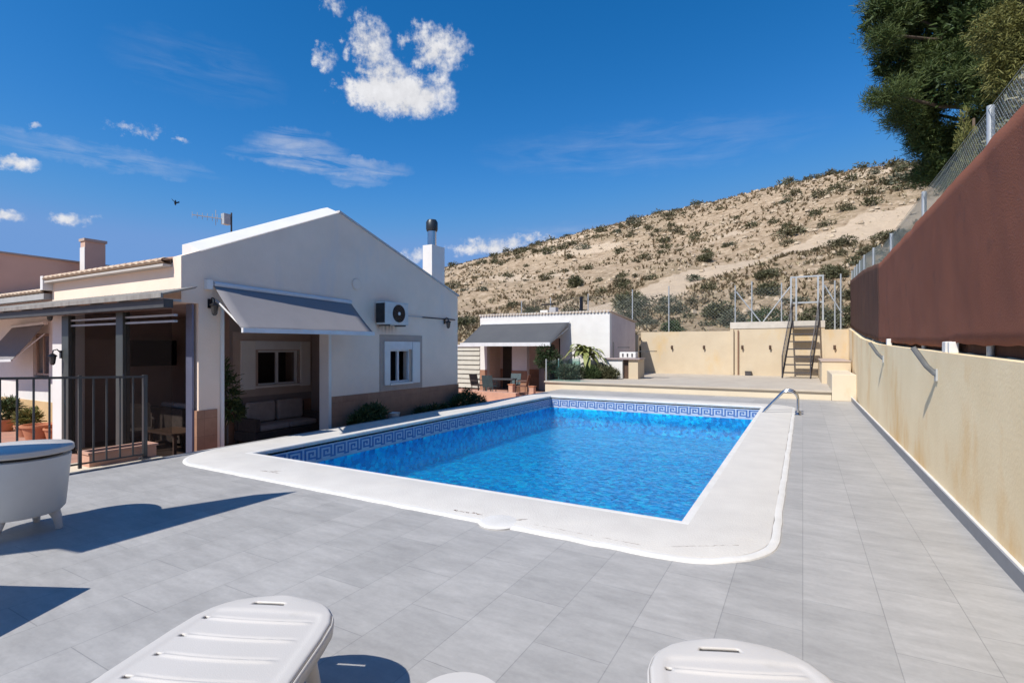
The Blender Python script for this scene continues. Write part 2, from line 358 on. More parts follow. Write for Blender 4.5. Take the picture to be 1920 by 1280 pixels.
# ------------------------------------------------------------------ ground, deck, patio
PX0, PX1, PY0, PY1 = -7.24, -.950, 4.865, 15.50          # pool basin
def hole(x, y): return not (PX0 < x < PX1 and PY0 < y < PY1)
g = MB().slab('z', -1.0, -.52, [-900, -8.15, 1.2, 900], [-900, -9, 18.4, 1200], lambda x, y: not (-8.15 < x < 1.2 and -9 < y < 18.4))
tag(g.build('ground', M['ground']), 'dry earth round the houses', kind='structure')
dk = MB().slab('z', -.30, 0, [-8.2, PX0 - .1, PX1 + .1, 1.29], [-9, PY0 - .1, PY1 + .1, 18.5], lambda x, y: not (PX0 - .1 < x < PX1 + .1 and PY0 - .1 < y < PY1 + .1))
tag(dk.build('pool_deck', M['deck']), 'grey stone tiled pool deck', kind='structure')
# supports below the deck, seen from the patio side
tag(MB().box(-8.19, -7.9, -9, 18.45, -.6, -.302).build('deck_base', M['terrace_face']), 'low rendered wall under the deck edge', kind='structure')
pt = MB(); pt.slab('z', -.56, -.5, [-22, -8.2, -7.5], [-9, 18.5, 29], lambda x, y: x < -8.2 or False)
pt.build('patio', M['patio']); tag(D.objects['patio'], 'terracotta tiled patio below the deck', kind='structure')
tag(MB().box(-13.7, -8.95, 4.76, 9, -.4995, -.492).build('porch_floor', mat('dark_porch_tiles', (.10, .065, .05), (.07, .05, .04), 3, rough=.4)), 'dark tiled floor of the porch', kind='structure')
# dark strip along the deck edge
tag(MB().box(-8.13, -8.07, -2, 4.1, .001, .004).build('deck_edge_strip', M['darkmetal']), 'narrow dark strip along the deck edge', 'drain')

# ------------------------------------------------------------------ pool
def ripple_mosaic():
    m = D.materials.new('ripple_painted_mosaic'); m.use_nodes = True; t = m.node_tree; n = t.nodes; l = t.links
    p = n['Principled BSDF']; p.inputs['Roughness'].default_value = .3
    tcx = n.new('ShaderNodeTexCoord')
    v = n.new('ShaderNodeTexVoronoi'); v.inputs['Scale'].default_value = 12.5; v.inputs['Randomness'].default_value = .9; l.new(tcx.outputs['Object'], v.inputs['Vector'])  # blue tiles whose strong contrast paints in the water's light mottling
    sp = n.new('ShaderNodeSeparateColor'); l.new(v.outputs['Color'], sp.inputs[0])
    r = n.new('ShaderNodeValToRGB'); l.new(sp.outputs[0], r.inputs[0])
    r.color_ramp.elements[0].position = 0; r.color_ramp.elements[0].color = (.000, .13, .44, 1)
    r.color_ramp.elements[1].position = 1; r.color_ramp.elements[1].color = (.002, .92, 1.0, 1)
    e = r.color_ramp.elements.new(.6); e.color = (.000, .50, .92, 1)
    l.new(r.outputs[0], p.inputs['Base Color'])
    return m
M['ripple_mosaic'] = ripple_mosaic()
M['keypale'] = mat('pale_blue_tiles', (.46, .52, .62), (.38, .45, .57), 8, rough=.25)
M['keydark'] = mat('navy_key_tiles', (.06, .13, .34), (.08, .17, .40), 10, rough=.25)
pool = thing('swimming_pool', 'rectangular swimming pool with cream stone coping and a Greek key tile band', 'swimming pool', (-4.1, 10.2, 0))
PO = (-4.1, 10.2, 0)
b = MB(); ZF = -.98; TH = .2
b.slab('x', PX0 - TH, PX0, [PY0 - TH, PY1 + TH], [ZF - .2, -.01], lambda a, c: True)
b.slab('x', PX1, PX1 + TH, [PY0 - TH, PY1 + TH], [ZF - .2, -.01], lambda a, c: True)
b.slab('y', PY0 - TH, PY0, [PX0, PX1], [ZF - .2, -.01], lambda a, c: True)
b.slab('y', PY1, PY1 + TH, [PX0, PX1], [ZF - .2, -.01], lambda a, c: True)
b.box(PX0, PX1, PY0, PY1, ZF - .2, ZF)
b.build('basin', M['ripple_mosaic'], pool, PO)
# tile band: pale strip and dark key
pb = MB(); kb = MB()
z0, z1 = -.335, -.075
def strip(mb, side, a, b_, lo, hi, t):
    if side == 'l': mb.box(PX0, PX0 + t, a, b_, lo, hi)
    if side == 'r': mb.box(PX1 - t, PX1, a, b_, lo, hi)
    if side == 'f': mb.box(a, b_, PY1 - t, PY1, lo, hi)
    if side == 'n': mb.box(a, b_, PY0, PY0 + t, lo, hi)
KEY = ["1111111", "1000001", "1011101", "1010101", "1010001", "1011111", "1000000"]
for side, a0, a1 in (('l', PY0, PY1), ('r', PY0, PY1), ('f', PX0, PX1), ('n', PX0, PX1)):
    e = .005
    strip(pb, side, a0 + e, a1 - e, z0, z1, .004)
    n = round((a1 - a0 - .04) / .315); w_ = (a1 - a0 - .04) / n; cu = w_ / 8; cv = (z1 - z0 - .05) / 7
    for k in range(n):
        for r_ in range(7):
            row = KEY[r_] + ('1' if r_ == 6 else '0'); j = 0
            if r_ == 6: row = '10000011'
            while j < 8:
                if row[j] == '1':
                    j2 = j
                    while j2 < 8 and row[j2] == '1': j2 += 1
                    strip(kb, side, a0 + .02 + k * w_ + j * cu, a0 + .02 + k * w_ + j2 * cu, z1 - .025 - (r_ + 1) * cv, z1 - .025 - r_ * cv - .0005, .007)
                    j = j2
                else: j += 1
pb.build('tile_band', M['keypale'], pool, PO)
kb.build('key_pattern', M['keydark'], pool, PO)
# white line under the band
wl = MB()
for side, a0, a1 in (('l', PY0, PY1), ('r', PY0, PY1), ('f', PX0, PX1), ('n', PX0, PX1)): strip(wl, side, a0 + .01, a1 - .01, -.352, -.337, .009)
wl.build('trim_line', M['keypale'], pool, PO)
# coping
OX0, OX1, OY0, OY1, RC = -8.02, -.172, 3.985, 16.28, .80
def outline():
    pts = []
    cs = [(OX1 - RC, OY0 + RC, -pi / 2), (OX1 - RC, OY1 - RC, 0), (OX0 + RC, OY1 - RC, pi / 2), (OX0 + RC, OY0 + RC, pi)]
    for i, (cx, cy, a) in enumerate(cs):
        for k in range(17):
            t = a + pi / 2 * k / 16; pts.append((cx + RC * cos(t), cy + RC * sin(t)))
        nx = cs[(i + 1) % 4]; s_ = pts[-1]; e_ = (nx[0] + RC * cos(nx[2]), nx[1] + RC * sin(nx[2]))
        m_ = 60
        for k in range(1, m_): pts.append((s_[0] + (e_[0] - s_[0]) * k / m_, s_[1] + (e_[1] - s_[1]) * k / m_))
    return pts
op = outline()
def clampin(p, d): return (min(max(p[0], PX0 - d), PX1 + d), min(max(p[1], PY0 - d), PY1 + d))
def ring(prof, wob=0):
    """prof: list of (kind, distance, z): 'o' measured in from the outer line, 'i' measured out from the basin"""
    m = MB(); n = len(op)
    for kind, dd, z in prof:
        for p in op:
            q = clampin(p, 0)
            v = Vector((q[0] - p[0], q[1] - p[1])); ln = v.length; v /= ln
            if kind == 'o':
                wv = wob * (noise.noise(Vector((p[0] * 5, p[1] * 5, 2))) + .5 * noise.noise(Vector((p[0] * 17, p[1] * 17, 5))))
                r = (p[0] + v.x * (dd + wv), p[1] + v.y * (dd + wv))
            else: r = clampin(p, dd)
            m.v.append((r[0], r[1], z))
    for i in range(len(prof) - 1):
        for k in range(n): m.f.append((i * n + k, i * n + (k + 1) % n, (i + 1) * n + (k + 1) % n, (i + 1) * n + k))
    return m
ring([('o', .055, .012), ('o', .06, .020), ('o', .075, .024), ('i', .075, .024), ('i', .058, .022)]).build('coping', M['coping'], pool, PO, smooth=True, weld=True)
ring([('o', -.01, 0), ('o', -.006, .010), ('o', .012, .018), ('o', .04, .0215), ('o', .057, .020)], .014).build('outer_rim', M['coping_rim'], pool, PO, smooth=True, weld=True)
ring([('i', .060, .022), ('i', .02, .027), ('i', -.012, .022), ('i', -.022, .006), ('i', -.018, -.02), ('i', 0, -.045), ('i', .0, -.075)]).build('inner_rim', M['coping_rim'], pool, PO, smooth=True, weld=True)
sk = MB().lathe([(.19, .0), (.195, .012), (.18, .020), (.155, .0245), (.0, .0255)], (-2.42, 4.07, 0), 32)
sk.build('skimmer_lid', M['coping_rim'], pool, PO, smooth=True)
ck = MB(); random.seed(3)
def crack(x0, y0, x1, y1, n, wob=.012, wd=.006):
    pts = [(x0 + (x1 - x0) * i / n + random.uniform(-wob, wob), y0 + (y1 - y0) * i / n + random.uniform(-wob, wob), .0235) for i in range(n + 1)]
    MB().tube(pts, [wd * random.choice((.15, .3, .5, .8)) for _ in pts], 5).build('crack', M['wood'], pool, PO)
crack(-2.95, 4.11, -2.64, 4.13, 22, .014, .010); crack(-2.30, 4.14, -2.20, 4.25, 6, .01, .008)
crack(-6.1, 4.22, -5.75, 4.25, 16, .012, .008); crack(-5.95, 4.25, -5.8, 4.36, 7, .01, .006)
crack(-2.15, 4.13, -1.1, 4.12, 40, .006, .003); crack(-.98, 4.16, -.45, 4.50, 24, .006, .003)
# water
def water():
    m = D.materials.new('pool_water'); m.use_nodes = True; t = m.node_tree; n = t.nodes; l = t.links; n.clear()
    o = n.new('ShaderNodeOutputMaterial'); tcx = n.new('ShaderNodeTexCoord')
    mp = n.new('ShaderNodeMapping'); mp.inputs['Rotation'].default_value = (0, 0, .45); mp.inputs['Scale'].default_value = (1, 1.5, 1); l.new(tcx.outputs['Object'], mp.inputs[0])
    a = n.new('ShaderNodeTexNoise'); a.inputs['Scale'].default_value = 9; a.inputs['Detail'].default_value = 3.5; a.inputs['Roughness'].default_value = .55; a.inputs['Distortion'].default_value = .8; l.new(mp.outputs[0], a.inputs['Vector'])
    b2 = n.new('ShaderNodeTexNoise'); b2.inputs['Scale'].default_value = 1.3; b2.inputs['Detail'].default_value = 2; l.new(mp.outputs[0], b2.inputs['Vector'])
    h = math_n(t, 'ADD', a.outputs['Fac'], math_n(t, 'MULTIPLY', b2.outputs['Fac'], 1.6))
    bp = n.new('ShaderNodeBump'); bp.inputs['Strength'].default_value = 1; bp.inputs['Distance'].default_value = .085; l.new(h, bp.inputs['Height'])
    bq = n.new('ShaderNodeBump'); bq.inputs['Strength'].default_value = 1; bq.inputs['Distance'].default_value = .12; l.new(h, bq.inputs['Height'])
    tr = n.new('ShaderNodeBsdfTransparent'); tr.inputs[0].default_value = (.30, .94, 1, 1)
    rf = n.new('ShaderNodeBsdfRefraction'); rf.inputs['IOR'].default_value = 1.33; rf.inputs['Roughness'].default_value = 0; rf.inputs[0].default_value = (.36, .92, 1, 1); l.new(bq.outputs[0], rf.inputs['Normal'])
    m0 = n.new('ShaderNodeMixShader'); m0.inputs[0].default_value = .30; l.new(tr.outputs[0], m0.inputs[1]); l.new(rf.outputs[0], m0.inputs[2])
    gl = n.new('ShaderNodeBsdfGlossy'); gl.inputs['Roughness'].default_value = .03; gl.inputs[0].default_value = (.78, .95, 1, 1); l.new(bp.outputs[0], gl.inputs['Normal'])
    fr = n.new('ShaderNodeFresnel'); fr.inputs[0].default_value = 1.33; l.new(bp.outputs[0], fr.inputs['Normal'])
    mx = n.new('ShaderNodeMixShader'); l.new(fr.outputs[0], mx.inputs[0]); l.new(m0.outputs[0], mx.inputs[1]); l.new(gl.outputs[0], mx.inputs[2]); l.new(mx.outputs[0], o.inputs[0])
    return m
M['water'] = water()
ws = MB().add([(PX0, PY0, -.375), (PX1, PY0, -.375), (PX1, PY1, -.375), (PX0, PY1, -.375)], [(0, 1, 2, 3)])
tag(ws.build('pool_water', M['water'], fix=False), 'rippled blue pool water', kind='structure')

# grab rails at the far right corner
def rail(y):
    pts = [(-.10, y, 0), (-.10, y, .36)]
    for k in range(9):
        t = pi * .72 * k / 8; pts.append((-.10 - .2 * (1 - cos(t)), y, .36 + .2 * sin(t)))
    pts += [(-1.05, y, -.22), (-1.12, y, -.5), (-1.12, y, -.98)]
    return pts
lad = thing('pool_ladder', 'curved stainless steel grab rails at the far right corner of the pool', 'pool ladder', (-.6, 14.35, 0))
for y in (14.1, 14.62): 
    q = MB().tube(rail(y), .027, 12); q.build('grab_rail', M['steel'], lad, (-.6, 14.35, 0), smooth=True)
    MB().lathe([(.075, .001), (.075, .015), (.04, .05), (.03, .06)], (-.10, y, 0), 16).build('flange', M['steel'], lad, (-.6, 14.35, 0), smooth=True)
for z in (-.6, -.82): MB().box(-1.18, -1.06, 14.1, 14.62, z, z + .03).build('step', M['steel'], lad, (-.6, 14.35, 0))

# ------------------------------------------------------------------ right retaining wall + screens
rw = thing('retaining_wall', 'long cream rendered wall with ochre damp stains beside the right deck', 'wall', (1.29, 9, 0))
WX = lambda y: 1.29 if y < 16 else 1.29 + (y - 16) * .042
WZ = lambda y: 1.50 + .022 * (y - 4.7) if y < 13 else 1.69 + (y - 13) * .055
def wallgrid(fn0, fn1, ys, zlo, zhi):
    m = MB(); n = len(ys)
    for y in ys:
        m.v += [(fn0(y), y, zlo(y)), (fn0(y), y, zhi(y)), (fn1(y), y, zhi(y)), (fn1(y), y, zlo(y))]
    for i in range(n - 1):
        for k in range(4): m.f.append((i * 4 + k, i * 4 + (k + 1) % 4, i * 4 + 4 + (k + 1) % 4, i * 4 + 4 + k))
    m.f += [(0, 1, 2, 3), (n * 4 - 1, n * 4 - 2, n * 4 - 3, n * 4 - 4)]
    return m
ysw = [-8, -4, 0, 2, 4, 6, 8, 10, 12, 13, 14, 16, 18, 20, 22, 24, 27.0]
wallgrid(WX, lambda y: WX(y) + .26, ysw, lambda y: -.5, WZ).build('wall', M['retaining'], rw, (1.29, 9, 0))
MB().box(1.262, 1.288, -8, 18.49, .0, .115).build('skirting', mat('grey_skirting', (.23, .235, .25), (.20, .205, .22), 6, rough=.5), rw, (1.29, 9, 0))
MB().box(1.262, 1.289, -8, 18.49, .116, .135).build('skirting_trim', M['coping_rim'], rw, (1.29, 9, 0))
# upper ground behind wall
def UG(u, v):
    y = -60 + 94 * u; dx = 60 * v ** 2.2; x = WX(max(y, -8)) + .262 + dx
    return (x, y, (1.40 if y < 13 else 1.40 + (y - 13) * .065) + min(dx, 4) * .32 + .05 * noise.noise(Vector((x, y, 0))) * min(1, dx * 3))
ug = MB().grid(UG, 60, 24)
tag(ug.build('upper_ground', M['ground']), 'higher ground behind the right wall', kind='structure')
fx = lambda y: WX(y) + .10
def ft(y): return 3.33 if y < 13 else 3.36 + (y - 13.2) * .085
random.seed(11)
def screen(y0, y1, top, bot, name, m_, par, off, wav=.016, dx=0):
    n = int((y1 - y0) / .09)
    def P(u, v):
        y = y0 + (y1 - y0) * u; z = bot(y) + (top(y) - bot(y)) * v
        x = fx(y) - .03 + dx + wav * noise.noise(Vector((y * 1.7, z * 1.4, 3))) + wav * .5 * noise.noise(Vector((y * 5, z * 4, 8)))
        zz = z + (.02 * noise.noise(Vector((y * 2.3, 0, 1))) if v in (0, 1) else 0)
        return (x, y, zz)
    return MB().grid(P, n, 14).build(name, m_, par, off, smooth='all', fix=False, solid=.006)
fr = thing('screen_fence', 'chain link fence clad in reddish brown shade netting above the cream wall', 'fence', (1.4, 5, 1.5))
FO = (1.4, 5, 1.5)
screen(-7, 12.95, lambda y: 3.31, lambda y: WZ(y) + .05 + .05 * max(0, min(1, (7.2 - y) / .4)), 'brown_screen', M['brown'], fr, FO)
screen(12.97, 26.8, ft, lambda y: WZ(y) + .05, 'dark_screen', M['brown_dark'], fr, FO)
screen(-7, 12.9, lambda y: WZ(y) + .22, lambda y: WZ(y) + .002, 'gap_dark_sheet', M['brown_dark'], fr, FO, wav=.01, dx=.09)  # added dark sheet that blackens the gap below the brown screen
for y in (-5.6, -2.8, .4, 3.1, 5.9, 8.7, 11.6, 14.3, 16.6, 19.1, 21.4, 23.4, 26.7):
    t = 3.68 if y < 13 else ft(y) + .42
    q = MB().cyl((fx(y) + .02, y, WZ(y)), (fx(y) + .02, y, t), .028, n=10); q.build('post', M['galv'], fr, FO, smooth=True)
def chain(mb, P, a0, a1, h0, h1, pitch, r):
    """diagonal wires over a rectangle a0..a1 x h0..h1; P(a,z) gives the point"""
    H_ = h1 - h0; n = int((a1 - a0 + H_) / pitch)
    for k in range(n):
        a = a0 - H_ + k * pitch
        for s_ in (1, -1):
            p, q = (a, h0), (a + H_, h1)
            if p[0] < a0: p = (a0, h0 + (a0 - a))
            if q[0] > a1: q = (a1, h1 - (a + H_ - a1))
            if q[1] - p[1] < .02: continue
            if s_ == -1: p, q = (p[0], h0 + h1 - p[1]), (q[0], h0 + h1 - q[1])
            mb.cyl(P(*p), P(*q), r, n=3, cap=False)
cm_ = MB()
chain(cm_, lambda a, z: (fx(a) + .015, a, z), 0.5, 13, 3.28, 3.64, .055, .0019)
chain(cm_, lambda a, z: (fx(a) + .015, a, z + (a - 13) * .085), 13, 26.8, 3.34, 3.74, .11, .003)
for z in (3.64,): cm_.cyl((fx(0), -5, z), (fx(0), 13, z), .003, n=4)
cm_.build('wire_mesh', M['wire'], fr, FO, fix=False)
for y, dy in ((7.02, .15), (6.82, .07), (11.3, .12)):
    MB().box(fx(y) - .09, fx(y) - .01, y - dy / 2, y + dy / 2, WZ(y) - .004, WZ(y) + .115).build('mesh_clamp', M['coping_rim'], fr, FO, bevel=.01)
M['bracket'] = mat('dull_bracket_metal', (.17, .175, .18), (.12, .125, .13), 8, rough=.6)
# sloping stays hooked over the wall
for y, zl in ((7.28, 'nearest grey bent steel bracket jutting from the cream wall'), (11.6, 'farther grey bent steel bracket jutting from the cream wall, just left of the nearest')):
    br = thing('wall_bracket', zl, 'bracket', (1.29, y, WZ(y)), group='brackets on the cream wall')
    z = WZ(y)
    MB().tube([(1.08, y, z + .05), (1.16, y - .01, z - .09), (1.20, y - .01, z - .16), (1.27, y - .02, z - .24), (1.295, y - .02, z - .25)], .028, 8).build('arm', M['bracket'], br, (1.29, y, z), smooth=True)
    MB().box(1.272, 1.289, y - .06, y + .03, z - .32, z - .19).build('plate', M['galv'], br, (1.29, y, z))

# ------------------------------------------------------------------ far terrace
ter = thing('raised_terrace', 'low raised terrace with pale cream front wall behind the pool', 'terrace', (-4, 18.5, 0)); TO = (-4, 18.5, 0)
MB().box(-8.88, .76, 18.52, 18.72, -.5, .235).build('front_wall', M['terrace_face'], ter, TO)
MB().box(-8.92, .77, 18.45, 18.78, .236, .30).build('edge_slab', M['terrace'], ter, TO, bevel=.01)
MB().box(-8.88, 1.55, 18.781, 27, .0, .297).build('floor', M['terrace'], ter, TO)
MB().box(-8.90, -8.87, 18.53, 22, -.5, .235).build('side_wall', M['terrace_face'], ter, TO)
bl = thing('render_bench', 'square cream rendered block at the right end of the raised terrace', 'ledge', (1, 18.5, 0))
MB().box(.77, WX(18) + .02, 18.42, 22.0, 0, .80).build('block', M['terrace_face'], bl, (1, 18.5, 0), bevel=.012)
MB().box(.60, 1.5, 22.002, 26.98, .29, 1.10).build('upper_block', M['cream'], bl, (1, 18.5, 0), bevel=.012)
MB().box(.57, 1.5, 21.97, 26.98, 1.101, 1.14).build('cap', M['band'], bl, (1, 18.5, 0))
bw = thing('back_wall', 'tall cream rendered wall closing the far terrace', 'wall', (-3, 27, .3)); BO = (-3, 27, .3)
MB().box(-7.4, -3.02, 27, 27.25, -.4, 2.42).box(.86, 1.95, 27, 27.25, -.4, 2.42).build('wall', M['cream'], bw, BO)
MB().box(-3.018, .858, 27.0, 27.4, -.4, 2.52).build('middle_wall', M['cream'], bw, BO)
MB().box(-3.06, .87, 26.97, 27.42, 2.521, 2.83).build('coping', mat('grey_cream_coping', (.60, .55, .48), rough=.9), bw, BO)
MB().box(-3.05, -2.90, 26.86, 26.998, .3, 2.5).build('pilaster', M['cream'], bw, BO)
MB().cyl((-2.70, 26.93, .3), (-2.70, 26.93, 2.45), .03).build('downpipe', mat('brown_pipe', (.30, .17, .11), rough=.6), bw, BO, smooth=True)
MB().box(-12, -7.42, 26.5, 26.75, -.5, 2.3).build('left_wall', M['cream'], bw, BO)
for i, (x, lb) in enumerate(((-5.81, 'small brown wall lamp, leftmost on the far cream wall'), (-4.26, 'small brown wall lamp, second from the left on the far cream wall'), (-2.52, 'small brown wall lamp just right of the downpipe on the far wall'), (-1.33, 'small brown wall lamp just left of the metal staircase'), (1.23, 'small brown wall lamp right of the metal staircase'))):
    l_ = thing('wall_lamp', lb, 'wall lamp', (x, 27, 1.63), group='small lamps along the far wall')
    MB().box(-.05, .05, -.018, -.002, -.09, .09).build('back_plate', M['wood'], l_)
    MB().lathe([(.02, -.12), (.05, -.02), (.05, .0), (.02, .03)], (0, -.11, .02), 10).build('shade', M['wood'], l_, smooth=True)
    MB().cyl((0, -.11, .05), (0, -.015, .05), .01, n=6).build('arm', M['wood'], l_)
bx = thing('junction_box', 'small grey brown box at the foot of the far wall', 'box', (-2.25, 26.8, .3))
MB().box(-.13, .13, -.1, .19, 0, .17).build('case', M['stairmetal'], bx, bevel=.01); MB().box(-.14, .14, -.11, .19, .171, .195).build('lid', M['darkmetal'], bx)

# fence on the far wall
ff = thing('chain_link_fence', 'tall chain link fence with slim posts along the far terrace wall', 'fence', (-3, 27.3, 2.4)); FFO = (-3, 27.3, 2.4)
for x, t in ((-14.6, 4.4), (-12.7, 4.5), (-10.4, 4.6), (-7.9, 4.7), (-6.0, 4.78), (-2.85, 4.62), (-2.12, 4.78), (-.86, 4.62), (1.47, 4.88), (1.25, 4.6)):
    MB().cyl((x, 27.15, 2.3 if x > -7.5 else -.4), (x, 27.15, t), .03, n=8).build('post', M['galv'], ff, FFO, smooth=True)
cm_ = MB(); chain(cm_, lambda a, z: (a, 27.15, z), -14.6, -.5, 2.42, 4.45, .16, .0035); cm_.build('wire_mesh', M['wire'], ff, FFO, fix=False)
cm_ = MB(); chain(cm_, lambda a, z: (a, 27.15, z), .8, 1.6, 2.42, 4.6, .16, .0035)
cm_.build('wire_mesh', M['wire'], ff, FFO, fix=False)
for p, q in (((-.5, 27.1, 4.42), (-1.62, 27.1, 2.84)), ((-2.8, 27.1, 4.3), (-1.75, 27.1, 2.84)), ((.84, 27.1, 4.42), (1.5, 27.1, 3.15))):
    MB().cyl(p, q, .028, n=8).build('brace', M['galv'], ff, FFO, smooth=True)
gt = thing('metal_gate', 'open galvanised gate frame at the top of the metal stairs', 'gate', (.15, 27.1, 2.8)); GO = (.15, 27.1, 2.8)
for x in (-.47, -.26, .60, .79): MB().box(x - .035, x + .035, 27.02, 27.09, 2.84, 4.80).build('upright', M['galv'], gt, GO)
MB().box(-.50, .83, 27.02, 27.09, 4.801, 4.87).build('top_bar', M['galv'], gt, GO)
MB().box(-.50, .83, 27.095, 27.15, 3.63, 3.70).build('middle_bar', M['galv'], gt, GO)
# staircase
st = thing('metal_staircase', 'steep dark metal staircase with railed sides climbing to the gate', 'staircase', (-.3, 25.3, .3)); SO = (-.3, 25.3, .3)
y0_, z0_, y1_, z1_ = 25.25, .3, 26.95, 2.80
for x in (-.78, .28):
    sgn = .36 
    MB().bar((x, y0_, z0_), (x + sgn, y1_, z1_), .03, .16).build('stringer', M['stairmetal'], st, SO)
    MB().bar((x, y0_ + .02, z0_ + .95), (x + sgn, y1_, z1_ + .95), .035, .035).build('handrail', M['stairmetal'], st, SO)
    q = MB()
    for k in range(15):
        t = k / 14; X_ = x + sgn * t; Y_ = y0_ + .02 + (y1_ - y0_ - .02) * t; Z_ = z0_ + (z1_ - z0_) * t
        if k in (0, 14): MB().bar((X_, Y_, Z_), (X_, Y_, Z_ + .95), .04, .04).build('newel', M['stairmetal'], st, SO)
        else: q.bar((X_, Y_, Z_ + .05), (X_, Y_, Z_ + .94), .014, .014)
    q.build('balusters', M['darkmetal'], st, SO)
for k in range(7):
    t = (k + .7) / 7.4; X_ = -.78 + .36 * t; Y_ = y0_ + (y1_ - y0_) * t; Z_ = z0_ + (z1_ - z0_) * t
    MB().box(X_ + .02, X_ + 1.04, Y_ - .13, Y_ + .11, Z_ - .03, Z_ + .02).build('tread', M['stairmetal'], st, SO)

# ------------------------------------------------------------------ pool house
ph = thing('pool_house', 'small white flat fronted summer house with brown plinth beyond the pool', 'house', (-10.8, 22, -.5)); HO = (-10.8, 22, -.5)
X0, X1, YF, YB = -14.2, -7.42, 22.0, 26.0
q = MB().slab('y', YF, YF + .25, [X0, -13.8, -12.36, -11.54, -9.8, X1], [-.5, 2.05, 3.17], lambda x, z: z > 2.05 or x < -13.8 or -12.36 < x < -11.54 or x > -9.8)
q.build('front_wall', M['white'], ph, HO)
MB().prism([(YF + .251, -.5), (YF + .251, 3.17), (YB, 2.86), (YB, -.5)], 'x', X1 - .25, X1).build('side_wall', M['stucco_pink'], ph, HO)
MB().prism([(YF + .251, -.5), (YF + .251, 3.17), (YB, 2.86), (YB, -.5)], 'x', X0, X0 + .25).build('side_wall', M['stucco'], ph, HO)
MB().prism([(YF - .02, 3.19), (YF - .02, 3.25), (YB + .1, 2.96), (YB + .1, 2.90)], 'x', X0 - .06, X1 + .05).build('roof', M['tile_edge'], ph, HO)
ti = MB()
for k in range(42):
    x = X0 + .03 + k * .163
    ti.cyl((x, YF - .07, 3.225), (x, YF + .5, 3.22), .055, n=8)
ti.build('eaves_tiles', mat('pale_eaves_tiles', (.60, .55, .49), (.52, .44, .36), 6, rough=.8), ph, HO, smooth=True)
MB().box(X0 + .25, -9.8, 23.6, 23.8, -.5, 2.9).build('inner_wall', M['stucco_pink'], ph, HO)
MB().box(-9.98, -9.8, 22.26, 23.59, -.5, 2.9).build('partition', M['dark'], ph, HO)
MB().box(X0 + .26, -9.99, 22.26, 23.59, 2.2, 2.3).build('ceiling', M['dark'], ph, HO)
for a, c in ((X0 - .01, -13.79), (-12.37, -11.53)): MB().box(a, c, YF - .02, YF - .001, -.5, .5).build('plinth', M['plinth'], ph, HO)
MB().box(X0 + .25, -9.99, 23.57, 23.6, -.5, .5).build('plinth', M['plinth'], ph, HO)
MB().box(-13.75, -12.6, 23.5, 23.56, -.5, 1.75).build('door', M['dark'], ph, HO)
fr_ = MB().box(-11.35, -10.75, 22.9, 23.5, -.5, .62); tag(fr_.build('fridge', mat('grey_fridge', (.30, .30, .33), rough=.35), None, bevel=.02), 'low grey drinks fridge under the summer house awning', 'fridge')
ch = MB().box(-11.72, -11.30, 23.8, 24.2, 3.0, 3.52); ch.build('chimney', M['white'], ph, HO)
MB().box(-11.25, -10.9, 23.9, 24.25, 2.9, 3.66).build('chimney', mat('grey_render', (.42, .42, .44), rough=.9), ph, HO)
MB().box(-11.68, -11.0, 23.85, 24.2, 3.78, 3.84).build('chimney_cowl', M['black'], ph, HO)
MB().cyl((-9.55, 24, 2.9), (-9.55, 24, 4.12), .085, n=12).build('flue', M['black'], ph, HO, smooth=True)
def awning(name, label, A, B, C_, D_, m_, cat='awning', cassette=.1, sag=.02, barw=.05):
    """A,B wall end points; D_,C_ outer points (A-D left side, B-C right side)"""
    A, B, C_, D_ = map(Vector, (A, B, C_, D_)); o = thing(name, label, cat, A)
    def P(u, v):
        p = A.lerp(B, u).lerp(D_.lerp(C_, u), v); p = p.copy(); p.z -= sag * sin(pi * v) + .006 * sin(u * pi * 5) * v; return tuple(p)
    MB().grid(P, 16, 10).build('canopy', m_, o, A, smooth='all', fix=False, solid=.008)
    d = (D_ - A); d.z = 0; d.normalize()
    MB().cyl(A - Vector((0, 0, -.02)), B + Vector((0, 0, .02)), cassette * .5, n=12).build('roller', M['alu'], o, A, smooth=True)
    MB().bar(D_, C_, barw, barw * 1.5).build('front_bar', M['alu'], o, A)
    for a, e in ((A, D_), (B, C_)):
        mid = a.lerp(e, .5) + Vector((0, 0, -.35)); lat = (B - A).normalized() * .05 * (1 if a is A else -1)
        MB().tube([a + lat + Vector((0, 0, -.25)), e + lat], .016, 8).build('arm', M['alu'], o, A)
    return o
awning('retractable_awning', 'dark grey fabric awning on the far white summer house', (-14.05, 21.9, 2.76), (-9.3, 21.9, 2.76), (-9.6, 20.5, 1.76), (-14.35, 20.5, 1.76), M['awning2'], barw=.11)
# white slatted screen left of the summer house
ls = thing('slatted_screen', 'white horizontal slat screen between the two houses', 'screen', (-15.1, 22, -.5)); LO = (-15.1, 22, -.5)
sl = MB()
for k in range(9): 
    z = -.42 + k * .235; sl.add([(-16.6, 22, z), (-14.25, 22, z), (-14.25, 22.05, z + .2), (-16.6, 22.05, z + .2), (-16.6, 22.02, z), (-14.25, 22.02, z), (-14.25, 22.07, z + .2), (-16.6, 22.07, z + .2)], [(0, 1, 2, 3), (7, 6, 5, 4), (0, 4, 5, 1), (3, 2, 6, 7), (0, 3, 7, 4), (1, 5, 6, 2)])
sl.build('slats', mat('cream_slats', (.50, .48, .41), (.44, .42, .36), 3, rough=.6), ls, LO)
MB().box(-16.6, -14.2, 21.97, 22.1, 1.66, 1.76).build('top_rail', M['alu'], ls, LO)
MB().box(-16.6, -14.25, 22.2, 22.3, -.5, 1.6).build('backing', mat('olive_board', (.22, .22, .17), rough=.8), ls, LO)
for x in (-16.6, -15.4, -14.27): MB().box(x - .03, x + .03, 22.09, 22.16, -.5, 1.65).build('post', M['alu'], ls, LO)
